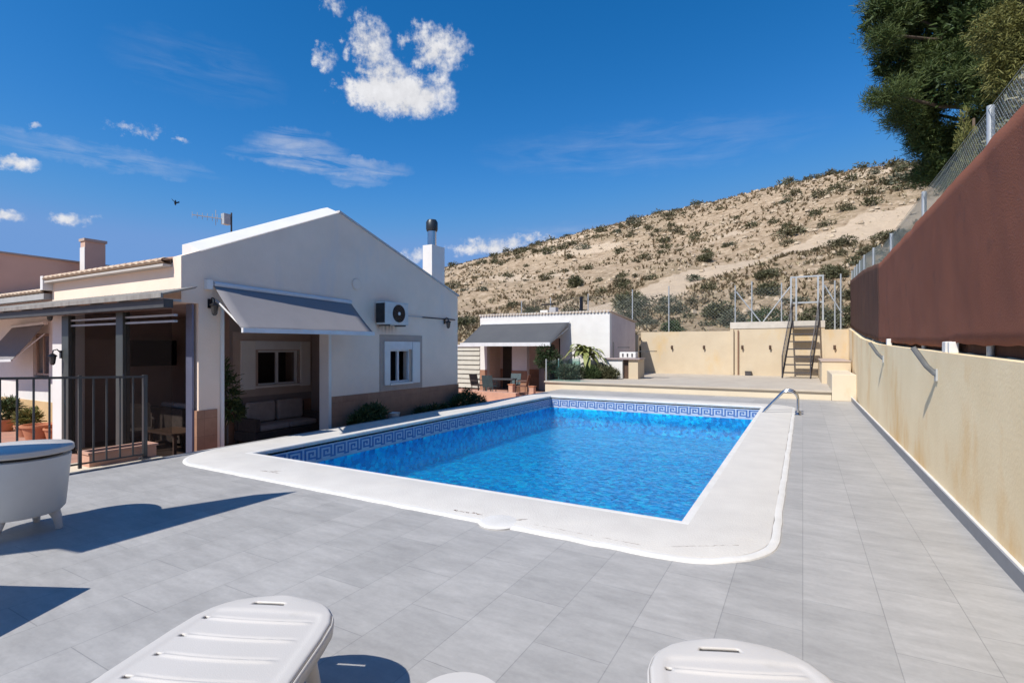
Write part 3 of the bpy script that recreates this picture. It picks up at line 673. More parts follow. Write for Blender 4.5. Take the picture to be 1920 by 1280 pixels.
fw = MB().box(-20, -14.26, 24.2, 24.45, -.5, 2.05); tag(fw.build('garden_wall', M['cream']), 'cream garden wall glimpsed left of the summer house', 'wall')

# outdoor kitchen
bq_ = thing('outdoor_barbecue', 'white built barbecue counter with stone top right of the summer house', 'barbecue', (-7, 21.7, .3)); QO = (-7, 21.7, .3)
MB().box(-7.45, -6.66, 21.4, 21.95, .3, 1.10).build('base', M['white'], bq_, QO)
MB().box(-6.655, -6.42, 21.55, 21.95, .3, 1.10).build('cupboard_door', M['wood'], bq_, QO)
MB().box(-7.5, -5.9, 21.32, 22.2, 1.101, 1.17).build('worktop', mat('mauve_stone_top', (.33, .26, .25), rough=.5), bq_, QO, bevel=.01)
MB().box(-6.4, -6.0, 21.42, 22.4, .3, 1.10).build('pier', M['cream'], bq_, QO)
MB().box(-6.85, -6.15, 21.6, 22.0, 1.171, 1.42).build('grill', M['white'], bq_, QO, bevel=.02)
for x in (-6.7, -6.5, -6.3): MB().box(x - .03, x + .03, 21.585, 21.598, 1.22, 1.36).build('grill_vent', M['stairmetal'], bq_, QO)
MB().box(-7.0, -6.55, 21.8, 22.1, 1.60, 1.64).build('hood', M['darkmetal'], bq_, QO)
MB().box(-7.25, -7.21, 21.9, 21.94, 1.171, 1.85).build('tap', M['darkmetal'], bq_, QO)
MB().box(-6.15, -5.4, 21.9, 22.2, 1.44, 1.47).build('shelf', M['darkmetal'], bq_, QO)

gb = thing('glass_balustrade', 'clear glass panels along the left edge of the raised terrace', 'balustrade', (-8.85, 18.5, .3)); GB = (-8.85, 18.5, .3)
for y in (18.56, 19.75, 20.94): MB().box(-8.86, -8.845, y, y + 1.13, .31, 1.12).build('glass_panel', M['clear'], gb, GB)
for y in (18.52, 19.72, 20.91, 22.0): MB().box(-8.87, -8.83, y - .02, y + .02, .30, 1.16).build('post', M['galv'], gb, GB)
for x in (-8.80, -8.1): MB().box(x, x + .66, 18.60, 18.612, .31, 1.10).build('glass_panel', M['clear'], gb, GB)

# ------------------------------------------------------------------ main house
G = -8.9; HX = -13.74
ho = thing('main_house', 'single storey white house with steep gable facing the pool and brown plinth', 'house', (-11, 8, -.5)); MO = (-11, 8, -.5)
q = MB().slab('x', G - .25, G, [4.75, 5.03, 5.40, 7.84, 9.64, 10.46, 12.56], [-.5, .73, 1.56, 2.35],
              lambda y, z: (5.03 < y < 5.40) or (y > 7.84 and not (9.64 < y < 10.46 and .73 < z < 1.56)))
q.prism([(12.56, 2.35), (12.56, 3.13), (8.06, 4.58), (4.75, 3.11), (4.75, 2.35)], 'x', G - .25, G)
q.build('gable_wall', M['stucco'], ho, MO)
cp = MB()  # sloping chamfered parapet cap on the near slope
for a, c in (((5.06, 3.245), (8.06, 4.578)),):
    (ya, za), (yb, zb) = a, c
    vs = []
    for y, z in ((ya, za), (yb, zb)): vs += [(G + .012, y, z - .01), (G - .36, y, z + .155), (G - .55, y, z + .155), (G - .55, y, z - .05)]
    cp.add(vs, [(0, 1, 2, 3), (7, 6, 5, 4)] + [(i, 4 + i, 4 + (i + 1) % 4, (i + 1) % 4) for i in range(4)])
cp.build('parapet_cap', M['white'], ho, MO)
MB().prism([(8.062, 4.575), (8.062, 4.62), (12.6, 3.165), (12.6, 3.12)], 'x', G - .3, G + .03).build('verge', mat('grey_verge', (.50, .49, .50), rough=.8), ho, MO)
# plinth
MB().box(G, G + .022, 4.99, 5.34, -.5, .54).build('plinth', M['plinth'], ho, MO)
MB().box(G, G + .022, 7.84, 12.58, -.5, .54).build('plinth', M['plinth'], ho, MO)
MB().box(G - .25, G - .001, 4.99, 5.03 - .002, -.5, .54).build('plinth', M['plinth'], ho, MO)
MB().box(G - .3, G + .03, 5.403, 5.46, -.5, 2.35).build('awning_post', M['white'], ho, MO)
MB().box(G - .26, G + .028, 7.76, 7.835, -.5, 2.35).build('corner_trim', M['white'], ho, MO)
# side wall over the porch (faces the camera side)
MB().slab('y', 4.751, 5.0, [HX, G - .251], [2.35, 3.02], lambda a, c: True).build('side_wall', M['stucco'], ho, MO)
MB().box(HX + .0, HX + .55, 4.80, 5.1, -.5, 2.349).build('pillar', M['white'], ho, MO)
MB().box(HX - .02, HX + .57, 4.77, 4.799, -.5, .54).build('plinth', M['band'], ho, MO)
MB().box(HX, -13.2, 4.752, 5.0, -.5, 2.34).build('pillar', M['white'], ho, MO)
# rear body
MB().box(HX, G - .26, 12.3, 12.56, -.5, 3.1).box(HX - .2, HX, 5.01, 12.56, -.5, 2.9).build('rear_wall', M['stucco'], ho, MO)
MB().box(HX, G - .252, 5.001, 12.3, 2.36, 2.5).build('ceiling', M['porch'], ho, MO)
# porch interior
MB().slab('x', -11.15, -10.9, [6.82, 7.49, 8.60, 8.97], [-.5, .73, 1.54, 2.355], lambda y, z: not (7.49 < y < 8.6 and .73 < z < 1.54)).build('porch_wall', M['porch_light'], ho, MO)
MB().box(-10.899, -10.88, 6.8, 8.96, -.5, .33).build('plinth', M['plinth'], ho, MO)
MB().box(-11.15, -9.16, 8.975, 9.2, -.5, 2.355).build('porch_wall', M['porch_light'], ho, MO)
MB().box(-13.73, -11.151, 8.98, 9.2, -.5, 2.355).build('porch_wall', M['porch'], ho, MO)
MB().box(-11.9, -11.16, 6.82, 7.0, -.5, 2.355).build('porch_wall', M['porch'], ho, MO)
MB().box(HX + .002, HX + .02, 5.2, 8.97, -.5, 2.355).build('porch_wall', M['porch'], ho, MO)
MB().box(-13.6, -11.2, 7.9, 8.2, -.5, .35).build('porch_bench', M['porch'], ho, MO)
def window(par, off, X, ya, yb, za, zb, box=.14, shut=.13, mull=None, depth=.05, curtain=True):
    """window in a wall facing +x at X"""
    f_ = MB(); fwid = .045
    f_.box(X - .12, X - .06, ya, yb, za, za + fwid).box(X - .12, X - .06, ya, yb, zb - fwid, zb).box(X - .12, X - .06, ya, ya + fwid, za + fwid, zb - fwid).box(X - .12, X - .06, yb - fwid, yb, za + fwid, zb - fwid)
    m_ = mull or (ya + yb) / 2
    f_.box(X - .125, X - .065, m_ - .025, m_ + .025, za + fwid, zb - fwid)
    wd = f_.build('window', M['alu'], par, off)
    MB().box(X - .10, X - .092, ya + fwid, yb - fwid, za + fwid, zb - fwid).build('pane', M['pane'], wd)
    if curtain:
        cu_ = MB()
        def P(u, v): y = ya + .02 + (m_ - ya - .02) * u * .9; return (X - .19 + .015 * sin(u * 40), y, za + .02 + (zb - za - .04) * v)
        cu_.grid(P, 40, 2).build('curtain', M['curtain'], wd, fix=False)
    return wd
window(ho, MO, G, 9.64, 10.46, .73, 1.56)
window(ho, MO, -10.9, 7.49, 8.60, .73, 1.54, mull=8.05)
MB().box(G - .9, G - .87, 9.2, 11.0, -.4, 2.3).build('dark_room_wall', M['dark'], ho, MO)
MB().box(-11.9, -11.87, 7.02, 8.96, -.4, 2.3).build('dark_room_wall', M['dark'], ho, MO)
# surrounds, roller box, shutters
def surround(X, ya, yb, za, zb, iy0, iy1, iz0, iz1, t=.02): return MB().slab('x', X, X + t, [ya, iy0, iy1, yb], [za, iz0, iz1, zb], lambda y, z: not (iy0 < y < iy1 and iz0 < z < iz1))
surround(G, 9.32, 10.90, .55, 1.92, 9.64, 10.46, .73, 1.56).build('window_surround', M['band'], ho, MO)
surround(-10.9, 6.9, 9.0 - .03, .50, 1.95, 7.49, 8.60, .73, 1.54).build('window_surround', M['band'], ho, MO)
for X, ys_, zs_ in ((G + .021, ((9.44, 9.63), (10.47, 10.76)), (.69, 1.76)), (-10.879, ((7.05, 7.4), (8.62, 8.90)), (.66, 1.76))):
    for a, c in ys_: MB().box(X, X + .045, a, c, *zs_).build('shutter', M['white'], ho, MO, bevel=.006)
    MB().box(X, X + .03, ys_[0][1] + .003, ys_[1][0] - .003, 1.56, 1.76).build('roller_box', M['alu'], ho, MO)
    MB().box(X, X + .06, ys_[0][1] + .003, ys_[1][0] - .003, .68, .73).build('sill', M['white'], ho, MO)
# roofs
def tiled(x0, x1, y0, z0, y1, z1, name):
    n = int((x1 - x0) / .035)
    def P(u, v):
        x = x0 + (x1 - x0) * u; y = y0 + (y1 - y0) * v; z = z0 + (z1 - z0) * v + .035 * abs(sin(pi * (x - x0) / .21)); return (x, y, z)
    return MB().grid(P, n, 14).build(name, M['tile_roof'], ho, MO, fix=False, solid=.02)
tiled(HX - .05, G - .252, 4.60, 3.05, 8.06, 3.92, 'roof')
def eave(x0, x1, y, z, h=.05):
    def P(u, v):
        x = x0 + (x1 - x0) * u; c_ = abs(sin(pi * (x - x0) / .21)); a = v * 2 * pi
        return (x, y + .08 - .085 * cos(a), z + (.02 + .03 * c_) * sin(a) + h * .5 * c_)
    return MB().grid(P, int((x1 - x0) / .035), 10).build('eaves_tiles', M['tile_edge'], ho, MO, fix=False, smooth='all')
eave(HX + .02, G - .26, 4.575, 3.025)
MB().box(HX - .04, G - .26, 4.60, 4.75, 2.945, 2.985).build('eaves_board', mat('grey_soffit', (.50, .46, .42), rough=.8), ho, MO)
MB().box(HX - .09, HX + .03, 4.58, 4.80, 2.80, 3.09).build('end_tile', M['white'], ho, MO)
MB().add([(HX, 8.06, 3.94), (G - .3, 8.06, 4.4), (G - .3, 12.6, 3.08), (HX, 12.6, 3.08), (HX, 8.06, 3.90), (G - .3, 8.06, 4.3), (G - .3, 12.6, 3.0), (HX, 12.6, 3.0)], [(0, 1, 2, 3), (7, 6, 5, 4), (0, 4, 5, 1), (1, 5, 6, 2), (2, 6, 7, 3), (3, 7, 4, 0)]).build('roof', M['tile_roof'], ho, MO)
# left lower wing
MB().slab('y', 5.6, 5.85, [-24, -17.34, -16.39, HX - .01], [-.5, .86, 1.97, 2.72], lambda x, z: not (-17.34 < x < -16.39 and .86 < z < 1.97)).build('wing_wall', M['white'], ho, MO)
MB().box(-24, HX - .02, 4.90, 5.599, 2.45, 2.70).build('wing_soffit', M['white'], ho, MO)
MB().box(-24, HX - .02, 5.578, 5.599, -.5, .25).build('plinth', mat('ochre_plinth', (.60, .42, .22), (.52, .36, .19), 3, rough=.85), ho, MO)
tiled(-24, HX - .1, 4.62, 2.80, 8.5, 3.75, 'roof')
eave(-24, HX - .1, 4.60, 2.78)
MB().box(-24, HX - .1, 4.64, 4.9, 2.62, 2.74).build('eaves_board', mat('grey_fascia', (.40, .39, .38), rough=.8), ho, MO)
wf = MB().box(-17.3, -16.43, 5.66, 5.70, .9, .95).box(-17.3, -16.43, 5.66, 5.70, 1.9, 1.95).box(-17.34, -17.28, 5.66, 5.70, .9, 1.95).box(-16.45, -16.39, 5.66, 5.70, .9, 1.95).box(-16.9, -16.85, 5.655, 5.69, .95, 1.9).build('window', M['band'], ho, MO)
MB().box(-17.28, -16.45, 5.675, 5.685, .95, 1.9).build('pane', M['pane'], wf)
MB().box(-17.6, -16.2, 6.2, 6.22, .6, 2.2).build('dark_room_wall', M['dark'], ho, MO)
awning('window_awning', 'small grey awning over the side window at the far left', (-18.3, 5.5, 2.15), (-16.3, 5.5, 2.2), (-16.55, 4.95, 1.30), (-18.6, 4.95, 1.25), M['awning'], barw=.04)
# canopy strip over the porch opening
cn = thing('porch_canopy', 'grey corrugated canopy strip with dark beam over the porch opening', 'canopy', (-12, 4.5, 2.4)); CO = (-12, 4.5, 2.4)
def P(u, v):
    x = -24 + (24 - 8.41) * u; return (x, 4.74 - .50 * v, 2.56 - .15 * v + .012 * sin(x * 2 * pi / .13) + .0 * u)
MB().grid(P, 900, 3).build('sheet', M['canopy'], cn, CO, fix=False, solid=.01)
MB().box(-24, -8.42, 4.20, 4.235, 2.36, 2.43).build('gutter', M['canopy'], cn, CO)
MB().box(-24, -8.50, 4.28, 4.42, 2.22, 2.35).build('beam', M['darkmetal'], cn, CO)
for k in range(16):
    x = -23.6 + k * .98
    MB().box(x - .025, x + .025, 4.27, 4.74, 2.352, 2.392).build('rafter', M['galv'], cn, CO)
MB().box(G - .24, G - .06, 4.955, 4.988, -.498, 2.34).build('post_shade_panel', mat('blue_grey_shade', (.17, .18, .26), rough=.5), ho, MO)  # blue-grey panel paints the shade on the post's front face
fr2 = thing('patio_enclosure', 'dark posts, blind rails and added see through dimming sheets across the porch opening', 'frame', (-11, 4.6, -.5)); RO = (-11, 4.6, -.5)
for x, wd in ((-12.80, .30), (-10.64, .25)): MB().box(x - wd / 2, x + wd / 2, 4.62, 4.74, -.5, 2.24).build('post', mat('grey_green_aluminium', (.065, .072, .068), rough=.4, metal=.2), fr2, RO, bevel=.008)
for z in (2.02, 2.12): MB().box(-12.65, -8.95, 4.66, 4.72, z, z + .035).build('blind_rail', M['galv'], fr2, RO)
for a, c in ((-12.648, -10.768), (-10.512, -9.05)): MB().box(a, c, 4.675, 4.685, -.48, 2.24).build('dimming_sheet', M['dimmer'], fr2, RO)  # added mesh sheets standing in for whatever darkens the porch
# chimney with flue
MB().box(-9.55, -9.22, 11.75, 12.35, 3.0, 4.55).build('chimney', M['white'], ho, MO)
fl = MB().cyl((-9.40, 11.98, 4.5), (-9.40, 11.98, 4.98), .13, n=16); fl.build('flue', M['steel'], ho, MO, smooth=True)
MB().lathe([(.15, 0), (.17, .06), (.17, .26), (.13, .33), (.05, .35)], (-9.40, 11.98, 4.98), 16).build('flue_cowl', mat('blackened_steel', (.05, .055, .06), rough=.4, metal=.6), ho, MO, smooth=True)
MB().cyl((G + .012, 10.9, 2.42), (G + .012, 12.4, 2.42), .018, n=8).build('pipe', M['stairmetal'], ho, MO)
# antenna
an = thing('tv_antenna', 'thin television antenna on the roof behind the gable', 'antenna', (-11.3, 7.12, 3.6)); AO = (-11.3, 7.12, 3.6)
MB().cyl((-11.3, 7.12, 3.6), (-11.3, 7.12, 4.66), .018, n=8).build('mast', M['darkmetal'], an, AO)
ya = MB().cyl((-11.32, 7.14, 4.50), (-11.60, 6.42, 4.50), .010, n=6)
for k in range(9):
    t = k / 8; x, y = -11.32 - .28 * t, 7.14 - .72 * t; ln = .17 - .07 * t; ya.cyl((x, y, 4.50 - ln * .6), (x, y, 4.50 + ln * .6), .006, n=4)
ya.cyl((-11.45, 6.85, 4.34), (-11.45, 6.85, 4.68), .008, n=4)
ya.build('boom', M['galv'], an, AO)
MB().box(-11.42, -11.30, 6.95, 7.1, 4.38, 4.62).build('reflector', M['galv'], an, AO)
# AC unit
ac = thing('air_conditioner', 'white outdoor air conditioning unit with black fan on the gable wall', 'air conditioner', (-8.7, 9.7, 2.15)); ACO = (-8.7, 9.7, 2.15)
bd = MB().box(-8.85, -8.56, 9.15, 9.98, 2.16, 2.70); bd.build('casing', mat('white_enamel', (.66, .66, .64), rough=.4), ac, ACO, bevel=.02)
MB().cyl((-8.562, 9.62, 2.43), (-8.548, 9.62, 2.43), .215, n=32).build('fan_opening', M['black'], ac, ACO)
gr = MB()
for r in (.06, .10, .14, .18, .21):
    gr.tube([(-8.54, 9.62 + r * cos(2 * pi * k / 24), 2.43 + r * sin(2 * pi * k / 24)) for k in range(25)], .003, 4)
gr.build('fan_guard', M['darkmetal'], ac, ACO)
MB().cyl((-8.55, 9.62, 2.43), (-8.535, 9.62, 2.43), .04, n=16).build('hub', M['alu'], ac, ACO)
fn = MB()
for k in range(22): y = 9.16 + 0; fn.box(-8.85 + .012 + k * .0125, -8.85 + .017 + k * .0125, 9.135, 9.149, 2.2, 2.66)
fn.build('side_fins', M['darkmetal'], ac, ACO)
for y in (9.3, 9.85):
    MB().bar((G + .01, y, 2.14), (-8.55, y, 2.14), .03, .03).build('bracket', M['stairmetal'], ac, ACO)
MB().tube([(-8.80, 9.98, 2.3), (-8.83, 10.1, 2.42), (G + .02, 10.9, 2.42)], .014, 8).build('hose', M['galv'], ac, ACO)
cab = MB().lathe([(.13, 0), (.13, .03), (.11, .04)], (0, 0, 0), 20)
rv = cab.build('vent_cover', M['stucco'], None); rv.location = (G, 8.57, 3.05); rv.rotation_euler = (0, pi / 2, 0); tag(rv, 'small round vent on the gable wall above the awning', 'vent')
def stain(name, colr, y0, y1, z0, z1, seed):
    m = D.materials.new(name); m.use_nodes = True; t = m.node_tree; n = t.nodes; l = t.links; n.clear()
    o = n.new('ShaderNodeOutputMaterial'); tr = n.new('ShaderNodeBsdfTransparent'); df = n.new('ShaderNodeBsdfDiffuse'); mx = n.new('ShaderNodeMixShader'); df.inputs[0].default_value = (*colr, 1)
    tcx = n.new('ShaderNodeTexCoord'); mp = n.new('ShaderNodeMapping'); mp.inputs['Scale'].default_value = (1, 9, 1.6); mp.inputs['Location'].default_value = (seed, seed, 0); l.new(tcx.outputs['Object'], mp.inputs[0])
    ns = n.new('ShaderNodeTexNoise'); ns.inputs['Scale'].default_value = 1.0; ns.inputs['Detail'].default_value = 6; l.new(mp.outputs[0], ns.inputs['Vector'])
    sp = n.new('ShaderNodeSeparateXYZ'); l.new(tcx.outputs['Generated'], sp.inputs[0])
    ed = math_n(t, 'MULTIPLY', math_n(t, 'MULTIPLY', sp.outputs[1], math_n(t, 'SUBTRACT', 1.0, sp.outputs[1])), 4.0)
    k = math_n(t, 'MULTIPLY', math_n(t, 'MULTIPLY', ed, sp.outputs[2]), math_n(t, 'MAXIMUM', math_n(t, 'MULTIPLY', math_n(t, 'SUBTRACT', ns.outputs['Fac'], .36), 3.2), 0.0))
    l.new(math_n(t, 'MINIMUM', k, .75), mx.inputs[0]); l.new(tr.outputs[0], mx.inputs[1]); l.new(df.outputs[0], mx.inputs[2]); l.new(mx.outputs[0], o.inputs[0])
    MB().add([(G + .002, y0, z0), (G + .002, y1, z0), (G + .002, y1, z1), (G + .002, y0, z1)], [(0, 1, 2, 3)]).build('water_stain', m, ho, MO, fix=False)
stain('rusty_streak', (.36, .20, .10), 9.15, 9.95, 1.93, 2.15, 1)
stain('grey_streak', (.40, .33, .28), 5.2, 8.0, 2.95, 3.75, 2) if 0 else None
stain('dirt_streak', (.42, .33, .27), 8.6, 12.4, .55, 1.2, 5) if 0 else None
# wall lanterns
def lantern(x, y, z, rz, lb):
    o = thing('wall_lantern', lb, 'lantern', (x, y, z), rz, 'black lanterns on the white house')
    MB().box(.001, .02, -.04, .04, -.06, .10).build('back_plate', M['black'], o)
    MB().tube([(.02, 0, .06), (.07, 0, .12), (.13, 0, .10), (.14, 0, .04)], .012, 6).build('arm', M['black'], o)
    MB().lathe([(.02, .04), (.075, .0), (.08, -.02)], (.14, 0, 0), 8).build('hood', M['black'], o)
    MB().lathe([(.065, -.02), (.045, -.16), (.02, -.19)], (.14, 0, 0), 8).build('lamp_glass', mat('lantern_glass', (.05, .05, .055), rough=.1), o)
lantern(G, 5.22, 2.34, 0, 'black wall lantern on the near corner pillar of the white house')
lantern(G, 11.91, 2.34, 0, 'black wall lantern at the far right end of the gable wall')
lantern(-13.45, 4.75, 2.34, -pi / 2, 'black wall lantern on the left porch pillar beside the canopy')
lantern(-12.95, 4.62, 1.45, -pi / 2, 'small black lantern low on the grey post of the porch')
awning('retractable_awning', 'pale grey fabric awning over the porch on the gable wall', (-8.86, 5.26, 2.68), (-8.86, 8.37, 2.60), (-7.9, 8.10, 1.90), (-7.9, 5.16, 1.885), M['awning'], barw=.05)
MB().box(-8.895, -8.80, 5.12, 5.22, 2.60, 2.76).build('awning_bracket', M['white'], ho, MO)
# porch furniture
def sofa(x, y, rz, wd, lb, n=2):
    o = thing('garden_sofa', lb, 'sofa', (x, y, -.5), rz)
    MB().box(-wd / 2, wd / 2, -.38, .38, .08, .30).build('base', M['wicker'], o, bevel=.02)
    MB().box(-wd / 2, wd / 2, .26, .38, .301, .82).build('backrest', M['wicker'], o, bevel=.03)
    for s_ in (-1, 1): MB().box(s_ * wd / 2 - (.12 if s_ > 0 else 0), s_ * wd / 2 + (.12 if s_ < 0 else 0), -.38, .255, .301, .58).build('armrest', M['wicker'], o, bevel=.02)
    for k in range(n):
        a = -wd / 2 + .13 + k * (wd - .26) / n; c = a + (wd - .26) / n - .01
        MB().box(a, c, -.36, .25, .305, .43).build('seat_cushion', M['cushion'], o, bevel=.04)
        bc = MB().box(a + .02, c - .02, .10, .24, .44, .90); bc.build('back_cushion', M['cushion'], o, bevel=.05)
    for sx in (-1, 1):
        for sy in (-1, 1): MB().box(sx * (wd / 2 - .05) - .03, sx * (wd / 2 - .05) + .03, sy * .33 - .03, sy * .33 + .03, 0, .08).build('leg', M['wicker'], o)
    return o
sofa(-10.45, 7.75, pi / 2, 1.75, 'brown wicker sofa with beige cushions under the porch window')
sofa(-12.0, 6.45, pi, 1.3, 'dark wicker sofa deep in the porch in front of the television', 2)
tv = thing('television', 'flat black television on the dark wall inside the porch', 'television', (-13.5, 6.65, 1.45))
MB().box(-13.66, -13.57, 6.14, 7.14, 1.17, 1.78).build('screen', M['black'], tv, (-13.5, 6.65, 1.45), bevel=.01)
MB().box(-13.73, -13.661, 6.5, 6.8, 1.35, 1.6).build('mount', M['darkmetal'], tv, (-13.5, 6.65, 1.45))
def table(x, y, z, lx, ly, h, lb, m_, rz=0):
    o = thing('dining_table', lb, 'table', (x, y, z), rz)
    MB().box(-lx / 2, lx / 2, -ly / 2, ly / 2, h - .04, h).build('tabletop', m_, o, bevel=.008)
    for sx in (-1, 1):
        for sy in (-1, 1): MB().box(sx * (lx / 2 - .07) - .025, sx * (lx / 2 - .07) + .025, sy * (ly / 2 - .07) - .025, sy * (ly / 2 - .07) + .025, 0, h - .041).build('leg', m_, o)
    return o
table(-11.0, 5.75, -.5, 1.0, .6, .45, 'low dark coffee table inside the porch', M['wood'])
def chair(x, y, z, rz, lb, m_, grp=None):
    o = thing('garden_chair', lb, 'chair', (x, y, z), rz, grp)
    MB().box(-.24, .24, -.24, .24, .40, .44).build('seat', m_, o, bevel=.01)
    MB().add([(-.24, .22, .44), (.24, .22, .44), (.24, .34, .92), (-.24, .34, .92), (-.24, .25, .44), (.24, .25, .44), (.24, .37, .92), (-.24, .37, .92)], [(0, 1, 2, 3), (7, 6, 5, 4), (0, 4, 5, 1), (1, 5, 6, 2), (2, 6, 7, 3), (3, 7, 4, 0)]).build('backrest', m_, o)
    for sx in (-1, 1):
        MB().tube([(sx * .25, .26, .64), (sx * .26, -.2, .64), (sx * .25, -.23, .42)], .018, 6).build('armrest', m_, o)
        for sy in (-1, 1): MB().bar((sx * .22, sy * .21, 0), (sx * .21, sy * .2, .40), .03, .03).build('leg', m_, o)
    return o
chair(-11.9, 5.5, -.5, 1.2, 'dark chair inside the shaded porch behind the railing', M['wicker'])
# dining set in front of the summer house
M['teal'] = mat('dark_teal_weave', (.05, .085, .095), (.035, .06, .07), 12, rough=.6, bump=.5, bscale=60)
table(-11.75, 19.9, -.5, 1.3, .85, .73, 'dark outdoor dining table in front of the summer house', M['darkmetal'], .25)
chair(-12.75, 19.6, -.5, 1.35, 'dark brown woven chair at the left end of the outdoor dining table', M['wicker'], 'chairs round the outdoor table')
chair(-11.9, 19.2, -.5, pi + .2, 'teal grey woven chair on the near side of the outdoor dining table', M['teal'], 'chairs round the outdoor table')
chair(-11.5, 20.65, -.5, .2, 'woven chair on the far side of the outdoor dining table', M['teal'], 'chairs round the outdoor table')
chair(-10.8, 20.1, -.5, -1.3, 'reddish brown chair at the right end of the outdoor dining table', mat('red_brown_wood', (.16, .07, .045), rough=.6), 'chairs round the outdoor table')
for x, y, lb in ((-10.55, 18.75, 'short terracotta bollard by the left end of the terrace wall'), (-9.3, 18.2, 'short terracotta bollard at the corner of the terrace wall')):
    o = thing('edge_pillar', lb, 'pillar', (x, y, -.5), group='low terracotta pillars beside the terrace')
    MB().box(-.10, .10, -.10, .10, 0, .56).build('shaft', M['pale_terracotta'], o, bevel=.01); MB().box(-.12, .12, -.12, .12, .561, .60).build('cap', M['terracotta'], o)
kl = MB().box(-12.6, -9.5, 17.2, 17.5, -.5, -.12); tag(kl.build('garden_kerb', M['pale_terracotta']), 'low terracotta kerb beside the patio garden', 'kerb')

# ------------------------------------------------------------------ railing and pots at the left
ra = thing('metal_railing', 'grey metal railing with slim bars along the drop to the patio', 'railing', (-8.35, 3, 0)); RA = (-8.35, 3, 0)
RX = lambda y: -8.35 - (3.95 - y) * .02
RT_ = lambda y: 1.18 + (3.95 - y) * .035
MB().bar((RX(1.2), 1.2, RT_(1.2)), (RX(3.97), 3.97, RT_(3.97)), .04, .03).build('top_rail', M['railmetal'], ra, RA)
MB().bar((RX(1.2), 1.2, .06), (RX(3.97), 3.97, .06), .03, .02).build('bottom_rail', M['railmetal'], ra, RA)
for k, y in enumerate([3.80, 3.64, 3.48, 3.33]): MB().cyl((RX(y), y, .07), (RX(y), y, RT_(y) - .01), .0125, n=8).build('bar', M['railmetal'], ra, RA, smooth=True)
for k in range(9): y = 3.02 - k * .155; MB().cyl((RX(y), y, .07), (RX(y), y, RT_(y) - .01), .0125, n=8).build('bar', M['railmetal'], ra, RA, smooth=True)
for y, wd in ((3.95, .05), (3.18, .035), (1.2, .05)): MB().box(RX(y) - wd / 2, RX(y) + wd / 2, y - wd / 2, y + wd / 2, 0, RT_(y) + .03).build('post', M['railmetal'], ra, RA)
MB().box(RX(3.95) - .06, RX(3.95) + .06, 3.89, 4.01, .001, .012).build('base_plate', M['darkmetal'], ra, RA)
ld = MB().box(-9.0, -8.201, 1.0, 4.2, -.5, -.03); tag(ld.build('planter_ledge', M['terrace_face']), 'low rendered ledge beneath the railing carrying the clay trough', 'ledge')
tr_ = thing('clay_trough', 'long pale terracotta planting trough behind the railing bars', 'planter', (-8.62, 3.75, -.03), 0)
MB().slab('z', 0, .17, [-.14, -.115, .115, .14], [-.42, -.395, .395, .42], lambda x, y: abs(x) > .115 or abs(y) > .395).build('body', M['pale_terracotta'], tr_, bevel=.006)
MB().slab('z', .171, .20, [-.16, -.11, .11, .16], [-.44, -.39, .39, .44], lambda x, y: abs(x) > .11 or abs(y) > .39).build('lip', M['pale_terracotta'], tr_, bevel=.005)
MB().box(-.114, .114, -.394, .394, .01, .15).build('soil', M['soil'], tr_)

# ------------------------------------------------------------------ foliage helpers
def leaf_cloud(lobes, n, lw, ll, rnd, droop=0, shell=.45, tone=(0, .6), jag=.35, up=0.0):
    """lobes: (x,y,z,r[,zscale]); n leaves in all. returns MB with tone"""
    R = random.Random(rnd); m = MB(); c = []
    vol = [l[3] ** 2 for l in lobes]; tot = sum(vol)
    for lb, v in zip(lobes, vol):
        x0, y0, z0, r = lb[:4]; zs = lb[4] if len(lb) > 4 else .85
        for _ in range(int(n * v / tot)):
            a = R.uniform(0, 2 * pi); u = R.uniform(-1, 1); s_ = (1 - u * u) ** .5
            dx, dy, dz = s_ * cos(a), s_ * sin(a), u
            nn = noise.noise(Vector((dx * 2.3 + x0, dy * 2.3 + y0, dz * 2.3 + z0))) + .5 * noise.noise(Vector((dx * 6 + x0, dy * 6, dz * 6 + z0)))
            rr = r * (1 + jag * nn) * (shell + (1 - shell) * R.random() ** .5)
            p = (x0 + dx * rr, y0 + dy * rr, z0 + dz * rr * zs)
            d = Vector((dx * .6 + R.uniform(-.7, .7), dy * .6 + R.uniform(-.7, .7), dz * .5 + R.uniform(-.6, .6) + up - droop)).normalized()
            e = d.cross(Vector((R.uniform(-1, 1), R.uniform(-1, 1), R.uniform(-1, 1)))).normalized()
            L_ = ll * R.uniform(.6, 1.3); W = lw * R.uniform(.6, 1.3)
            b0 = len(m.v); P_ = Vector(p)
            m.v += [tuple(P_ - e * W * .5), tuple(P_ + e * W * .5), tuple(P_ + d * L_ + e * W * .22), tuple(P_ + d * L_ - e * W * .22)]
            m.f.append((b0, b0 + 1, b0 + 2, b0 + 3))
            t = tone[0] + (tone[1] - tone[0]) * max(0, min(1, .5 + .5 * nn + R.uniform(-.4, .4))); c += [t] * 4
    m.c = c
    return m
def limbs(m, base, targets, r0, R, wob=.12):
    base = Vector(base)
    for t in targets:
        t = Vector(t); n = 6; pts = []
        for i in range(n + 1):
            k = i / n; p = base.lerp(t, k); p.z += sin(k * pi) * (t - base).length * .06
            if 0 < i < n: p += Vector((R.uniform(-wob, wob), R.uniform(-wob, wob), R.uniform(-wob, wob)))
            pts.append(p)
        m.tube(pts, [r0 * (1 - .8 * i / n) for i in range(n + 1)], 7)
    return m

